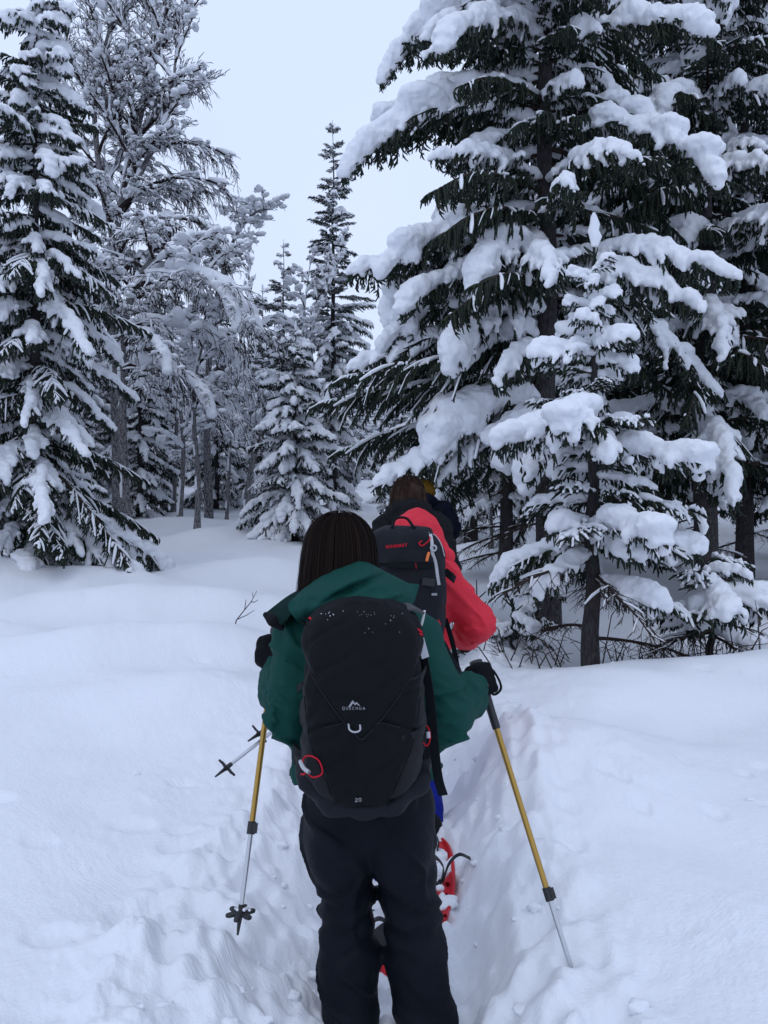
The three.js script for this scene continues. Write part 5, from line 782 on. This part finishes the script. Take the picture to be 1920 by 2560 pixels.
{ // pack of the hiker in red
  const t = thing('backpack', 'large black backpack with red lettering and orange zip pull, worn by the hiker in red', 'backpack', [0.092, 0.98, -3.16]);
  const hw = curve([[0, 0.1], [0.04, 0.135], [0.15, 0.155], [0.35, 0.16], [0.48, 0.15], [0.55, 0.125], [0.6, 0.09]]), hdp = curve([[0, 0.08], [0.1, 0.12], [0.35, 0.125], [0.5, 0.11], [0.58, 0.085], [0.6, 0.07]]);
  const sm = (a, b, k) => { const h = clamp(0.5 + 0.5 * (a - b) / k, 0, 1); return lerp(b, a, h) + k * h * (1 - h); };
  const core = (x, y, z) => { const w = hw(clamp(y, 0, 0.6)), d = hdp(clamp(y, 0, 0.6)), q = Math.pow(Math.pow(Math.abs(x) / w, 3) + Math.pow(Math.abs(z) / d, 3), 1 / 3); return sm(sm((q - 1) * Math.min(w, d), y - 0.575 + 0.3 * Math.max(0, x) * Math.abs(x) * 4, 0.05), -y + 0.01, 0.04) + 0.005 * n3(x * 9, y * 7, z * 9) + 0.002 * n3(x * 24, y * 20, z * 24); };
  part('body', sdfMesh(core, [-0.18, -0.03, -0.15], [0.18, 0.64, 0.16], 0.0075, { uv: 12 }), M.packSlate, t);
  const top = (x, y, z) => Math.max(core(x, y, z) - 0.012, 0.435 - 0.02 * x - y, x - 0.105 + 0.0 * y, -z - 0.02);
  part('top_pocket', sdfMesh(top, [-0.18, 0.4, -0.05], [0.18, 0.64, 0.16], 0.0065, { uv: 12 }), M.packSlate, t);
  const S = (sdf, x, y, l) => surfPoint(sdf, x, y, 0.25, l);
  { const m = part('pack_lettering', textGeo('MAMMUT', 0.0125, font, 0.1), M.redCord, t); onSurface(m, top, -0.04, 0.5, 0.25, 0.001); m.rotateZ(0.08); }
  part('strap', ribbon([S(core, -0.14, 0.435, 0.01), S(core, -0.06, 0.43, 0.012), S(core, 0.03, 0.425, 0.012), S(core, 0.1, 0.425, 0.01)], 0.02, 0.004, V(0, 1, 0)), M.strap, t);
  part('red_stitch', ribbon([S(core, 0.035, 0.437, 0.018), S(core, 0.035, 0.414, 0.018)], 0.002, 0.001, V(1, 0, 0)), M.redCord, t);
  part('zip_cord', cord([S(top, 0.058, 0.525, 0.004), S(top, 0.045, 0.515, 0.012), S(top, 0.056, 0.505, 0.01), S(top, 0.085, 0.525, 0.008), S(top, 0.09, 0.54, 0.004)], 0.0028), M.redCord, t);
  part('zip_pull', cord([S(top, 0.084, 0.478, 0.006), S(top, 0.078, 0.463, 0.012), S(top, 0.07, 0.445, 0.016)], 0.0058), M.orange, t);
  part('piping', cord([S(top, 0.085, 0.555, 0.004), S(core, 0.115, 0.54, 0.004), S(core, 0.135, 0.51, 0.004), S(core, 0.15, 0.46, 0.003)], 0.0022), M.whiteStrap, t);
  part('white_strip', ribbon([S(top, 0.092, 0.55, 0.004), S(top, 0.096, 0.52, 0.006), S(top, 0.096, 0.485, 0.006), S(core, 0.108, 0.44, 0.01), S(core, 0.118, 0.38, 0.006), S(core, 0.124, 0.35, 0.004)], 0.012, 0.002, V(1, 0, 0.2)), M.whiteStrap, t);
  part('buckle', new THREE.TorusGeometry(0.011, 0.004, 6, 12), M.lightPlastic, t).position.copy(S(top, 0.099, 0.497, 0.01));
  { const m = part('side_buckle', new THREE.BoxGeometry(0.05, 0.03, 0.012), M.plastic, t); m.position.copy(S(core, 0.08, 0.365, 0.012)); m.rotation.z = -0.15; }
  { const m = part('label_patch', new THREE.BoxGeometry(0.022, 0.009, 0.002), M.print, t); m.position.copy(S(core, 0.105, 0.315, 0.006)); }
  part('grab_handle', cord([S(top, -0.06, 0.575, 0.0), V(-0.045, 0.612, 0.05), V(-0.005, 0.616, 0.05), S(top, 0.03, 0.575, 0.0)], 0.006), M.strap, t);
  part('side_strap', ribbon([V(0.155, 0.4, 0.02), V(0.185, 0.375, 0.01), V(0.2, 0.36, -0.02)], 0.03, 0.006, V(0, 1, 0.3)), M.strap, t);
  { const B = new Blob(110); B.chain([V(0.12, 0.08, 0.0), V(0.17, -0.02, 0.02), V(0.215, -0.1, 0.03), V(0.235, -0.14, 0.03)], [0.05, 0.05, 0.036, 0.02]); part('hip_belt', B.build(0.008), M.strap, t); }
  part('hanging_strap', ribbon([V(0.16, 0.2, -0.01), V(0.185, 0.12, 0.0), V(0.21, 0.0, 0.01), V(0.228, -0.12, 0.01), V(0.222, -0.24, 0.0)], 0.02, 0.003, V(1, 0, 0.3)), M.strap, t);
  for (const [x, y] of [[0.125, 0.2], [0.13, 0.11]]) { const sh = new THREE.Shape([new THREE.Vector2(-0.009, -0.012), new THREE.Vector2(0.012, -0.01), new THREE.Vector2(-0.005, 0.014)]); const m = part('red_tab', new THREE.ExtrudeGeometry(sh, { depth: 0.003, bevelEnabled: false }), M.redCord, t); onSurface(m, core, x, y, 0.25, 0.002); }
}
pole('lower walking pole trailing behind the hiker in red, basket out over the snow', W(538, 1942, 2.75), W(900, 1655, 3.25), { group: undefined, upper: M.silver });
pole('upper trailing walking pole, only its basket and tip showing past the green sleeve', W(620, 1853, 2.85), W(940, 1640, 3.3), { upper: M.silver });
// ---- 3: brown-haired hiker in black
const P3 = { hd: W(1020, 1240, 4.5), nk: W(1022, 1290, 4.5), sl: W(968, 1322, 4.5), sr: W(1092, 1322, 4.5), el: W(952, 1420, 4.45), er: W(1116, 1425, 4.42), hl: W(955, 1490, 4.65), hr: W(1112, 1480, 4.7), pl: V(0.06, 0.95, -4.5), pr: V(0.24, 0.95, -4.5), kl: V(0.07, 0.62, -4.52), kr: V(0.24, 0.6, -4.45), al: V(0.07, 0.26, -4.42), ar: V(0.24, 0.26, -4.5) };
{
  const t = person('brown-haired hiker in a black jacket with a thick black hood, third in line'); part('body', bodyGeo(P3, 0.014), M.skin, t);
  part('jacket', jacketGeo(P3, { w: 0.18, dp: 0.13, hem: 1.0, sleeve: 0.078, seed: 23, amp: 0.012, cuff: 0.9 }, 0.011), M.blackJacket, t);
  part('trousers', trouserGeo(P3, { w: 0.17, seed: 25, cuffY: 0.2 }, 0.012), M.blackPants, t); part('boot', bootGeo(P3.al), M.boot, t); part('boot', bootGeo(P3.ar), M.boot, t);
  const H = new Blob(90); H.chain([W(978, 1285, 4.46), W(1000, 1272, 4.4), W(1030, 1270, 4.38), W(1058, 1278, 4.4), W(1076, 1295, 4.46)], [0.04, 0.045, 0.05, 0.046, 0.04]); H.chain([W(975, 1295, 4.46), W(1020, 1298, 4.36), W(1078, 1305, 4.44)], [0.035, 0.05, 0.04]); part('hood', H.build(0.008, (d, x, y, z) => d + 0.005 * n3(x * 15, y * 15, z * 15)), M.blackJacket, t);
  const hd = P3.hd, HR = new Blob(80); HR.ell(hd.clone().add(V(0, 0.012, 0.01)), [0.097, 0.107, 0.105]); HR.ell(hd.clone().add(V(0.02, 0.02, 0.075)), [0.045, 0.05, 0.045]); HR.chain([hd.clone().add(V(-0.05, -0.02, 0.03)), hd.clone().add(V(-0.075, -0.11, 0.04))], [0.04, 0.02]); HR.chain([hd.clone().add(V(0.05, 0, 0.04)), hd.clone().add(V(0.085, -0.11, 0.05))], [0.045, 0.03]); HR.chain([hd.clone().add(V(0.0, -0.03, 0.06)), hd.clone().add(V(0.01, -0.12, 0.07))], [0.06, 0.05]);
  const hair = part('hair', HR.build(0.007, (d, x, y, z) => d + 0.01 * n3(x * 26 + y * 10, y * 10, z * 26) + 0.003 * n3(x * 90, y * 20, z * 90)), M.hairBrown, t);
  part('strands', hairStrands(t, hd.clone().add(V(0, 0.01, 0.015)), { seed: 9, n: 700, col: [0.034, 0.019, 0.013], len: 0.13, r: [0.096, 0.11, 0.108], lean: 0, flare: (s) => 1 + 0.3 * Math.min(1, s * 6) }), M.hairStrand, hair, null, 'stuff');
}
// ---- 4: farthest hiker
const P4 = { hd: W(1056, 1238, 6.6), nk: W(1064, 1258, 6.6), sl: W(1030, 1282, 6.6), sr: W(1106, 1278, 6.6), el: W(1010, 1340, 6.55), er: W(1130, 1318, 6.6), hl: W(1020, 1350, 6.85), hr: W(1124, 1340, 6.75), pl: V(0.3, 1.02, -6.6), pr: V(0.47, 1.02, -6.6), kl: V(0.3, 0.68, -6.62), kr: V(0.47, 0.66, -6.55), al: V(0.3, 0.34, -6.5), ar: V(0.47, 0.34, -6.6) };
{
  const t = person('farthest hiker, in dark navy with a mustard knit hat'); part('body', bodyGeo(P4, 0.014), M.skin, t);
  part('jacket', jacketGeo(P4, { w: 0.19, dp: 0.14, hem: 1.05, sleeve: 0.08, seed: 33, amp: 0.012, cuff: 0.9 }, 0.012), M.navy, t);
  part('trousers', trouserGeo(P4, { w: 0.17, seed: 35, cuffY: 0.28 }, 0.012), M.blackPants, t); part('boot', bootGeo(P4.al), M.boot, t); part('boot', bootGeo(P4.ar), M.boot, t);
  const C = new Blob(90); C.chain([W(1046, 1252, 6.55), W(1064, 1250, 6.48), W(1080, 1254, 6.54)], [0.05, 0.055, 0.05]); part('neck_warmer', C.build(0.009), M.navy, t);
  const HT = new Blob(90); HT.ell(P4.hd.clone().add(V(0, 0.045, 0)), [0.1, 0.1, 0.112]); HT.cone(P4.hd.clone().add(V(0.06, 0.03, 0.05)), P4.hd.clone().add(V(-0.06, 0.03, 0.05)), 0.05, 0.05); part('knit_hat', HT.build(0.008, (d, x, y, z) => d + 0.006 * Math.sin(x * 190) * Math.sin(y * 130) + 0.004 * n3(x * 30, y * 30, z * 30)), M.mustard, t);
  part('glove', gripHand(P4.hr, V(-0.12, 1, 0), V(0.6, 0, 0.8), P4.er.clone().lerp(P4.hr, 0.6), 0.018, 0.016, 0.007), M.glove, t);
  part('glove', gripHand(P4.hl, V(0.1, 1, 0), V(-0.6, 0, 0.8), P4.el.clone().lerp(P4.hl, 0.6), 0.018, 0.016, 0.007), M.glove, t);
}
{ const B = new Blob(90), t = thing('backpack', 'small dark pack on the back of the farthest hiker', 'backpack', [0.37, 1.3, -6.38]); B.ell(V(0, 0.1, 0), [0.15, 0.24, 0.11]); B.ell(V(0, 0.24, 0.0), [0.12, 0.1, 0.09]); const g = B.build(0.01, (d, x, y, z) => d + 0.005 * n3(x * 12, y * 12, z * 12)); part('body', g, M.navy, t); for (const s of [-1, 1]) part('shoulder_strap', ribbon([V(s * 0.09, 0.28, -0.02), V(s * 0.1, 0.34, -0.12), V(s * 0.11, 0.26, -0.24)], 0.05, 0.012, V(1, 0, 0)), M.strap, t); const m = part('badge', new THREE.CylinderGeometry(0.022, 0.022, 0.006, 20), M.strapGrey, t); m.rotation.x = Math.PI / 2; m.position.set(0.05, 0.2, 0.105); }
pole('walking pole of the farthest hiker, planted beside the trail', V(0.62, 0.44, -6.9), W(1121, 1330, 6.75), { upper: M.gold, basket: false });
{ // thin pole of the hiker in red, on the right
  pole('thin walking pole beside the hiker in black, seen past the red sleeve', W(1136, 1660, 4.75), P3.hr.clone().add(V(0.0, 0.07, 0)), { upper: M.silver, clamp: 0.2 }); }
// ---- snowshoes
function snowshoe(label, heel, yaw, pitch, o = {}) {
  if (!o.low) heel.y = Math.max(heel.y, groundH(heel.x, heel.z - 0.25) - 0.012); const t = thing('snowshoe', label, 'snowshoe', heel.toArray(), yaw); t.rotation.order = 'YXZ'; t.rotation.x = pitch;
  const sh = new THREE.Shape(), P = [[-0.04, 0.0], [-0.075, 0.1], [-0.1, 0.28], [-0.105, 0.42], [-0.09, 0.52], [-0.05, 0.575], [0, 0.585], [0.05, 0.575], [0.09, 0.52], [0.105, 0.42], [0.1, 0.28], [0.075, 0.1], [0.04, 0.0]];
  P.forEach(([x, y], i) => (i ? sh.lineTo(x, y) : sh.moveTo(x, y)));
  for (const s of [-1, 1]) for (let k = 0; k < 7; k++) { const h = new THREE.Path(); h.absellipse(s * (0.045 + 0.026 * Math.sin(k / 6 * 3.1)), 0.06 + k * 0.072, 0.009, 0.018, 0, Math.PI * 2, true); sh.holes.push(h); }
  { const h = new THREE.Path([[-0.03, 0.27], [0.03, 0.27], [0.035, 0.47], [-0.035, 0.47]].reverse().map((q) => new THREE.Vector2(...q))); sh.holes.push(h); }
  const deck = new THREE.ExtrudeGeometry(sh, { depth: 0.012, bevelEnabled: true, bevelThickness: 0.004, bevelSize: 0.004, bevelSegments: 2, curveSegments: 6 }); deck.rotateX(-Math.PI / 2); part('deck', deck, M.shoeRed, t);
  for (const s of [-1, 1]) { const q = P.filter(([x]) => Math.sign(x) === s || x === 0).map(([x, y]) => V(x * 0.97, 0.02, -y)); part('side_rail', cord(q, 0.008), M.shoeRed, t); }
  const bd = part('binding', new THREE.BoxGeometry(0.085, 0.016, 0.26), M.plastic, t); bd.position.set(0, 0.028, -0.3); for (const z of [-0.2, -0.4]) { const st = part('binding_strap', ribbon([V(-0.045, -0.0, z + 0.3), V(-0.05, 0.06, z + 0.3), V(0, 0.1, z + 0.29), V(0.05, 0.06, z + 0.3), V(0.045, 0, z + 0.3)], 0.022, 0.004, V(0, 0, 1)), M.plastic, bd); }
  const spk = new GB(); for (const s of [-1, 1]) for (let k = 0; k < 4; k++) spk.add(new THREE.ConeGeometry(0.008, 0.02, 5).rotateX(Math.PI).translate(s * 0.06, -0.012, -0.12 - 0.1 * k)); part('spikes', spk.build(), M.plastic, t);
  if (o.loop) part('loose_strap', ribbon([V(0.05, 0.03, -0.2), V(0.075, 0.1, -0.2), V(0.11, 0.13, -0.2), V(0.15, 0.115, -0.2)], 0.02, 0.003, V(0, 0, 1)), M.plastic, t);
  const s = new Blob(90), R = mulberry(o.seed ?? 1); for (let k = 0; k < 26; k++) { const y = 0.03 + 0.5 * R(), x = (R() - 0.5) * 0.15; s.ell(V(x, 0.018 + 0.006 * R(), -y), [0.008 + 0.016 * R(), 0.006 + 0.008 * R(), 0.01 + 0.02 * R()]); } part('snow_on_deck', s.build(0.006, (d, x, y, z) => d + 0.003 * n3(x * 40, y * 40, z * 40)), M.snow, t);
}
snowshoe('red snowshoe with a black strap curling up beside it, under the second hiker', V(0.168, 0.165, -2.6), 0.02, 0.06, { loop: true, seed: 4 });
snowshoe('red snowshoe seen between the legs of the hiker in green', V(-0.012, 0.15, -2.32), 0.02, 0.03, { seed: 5 });
snowshoe('red snowshoe under the left boot of the hiker in green, at the bottom edge', V(-0.075, 0.045, -1.86), -0.02, 0.02, { seed: 6, low: true });
snowshoe('red snowshoe under the right boot of the hiker in green, below the frame', V(0.125, 0.03, -1.84), -0.08, 0.02, { seed: 7, low: true });
renderer.render(scene, camera);
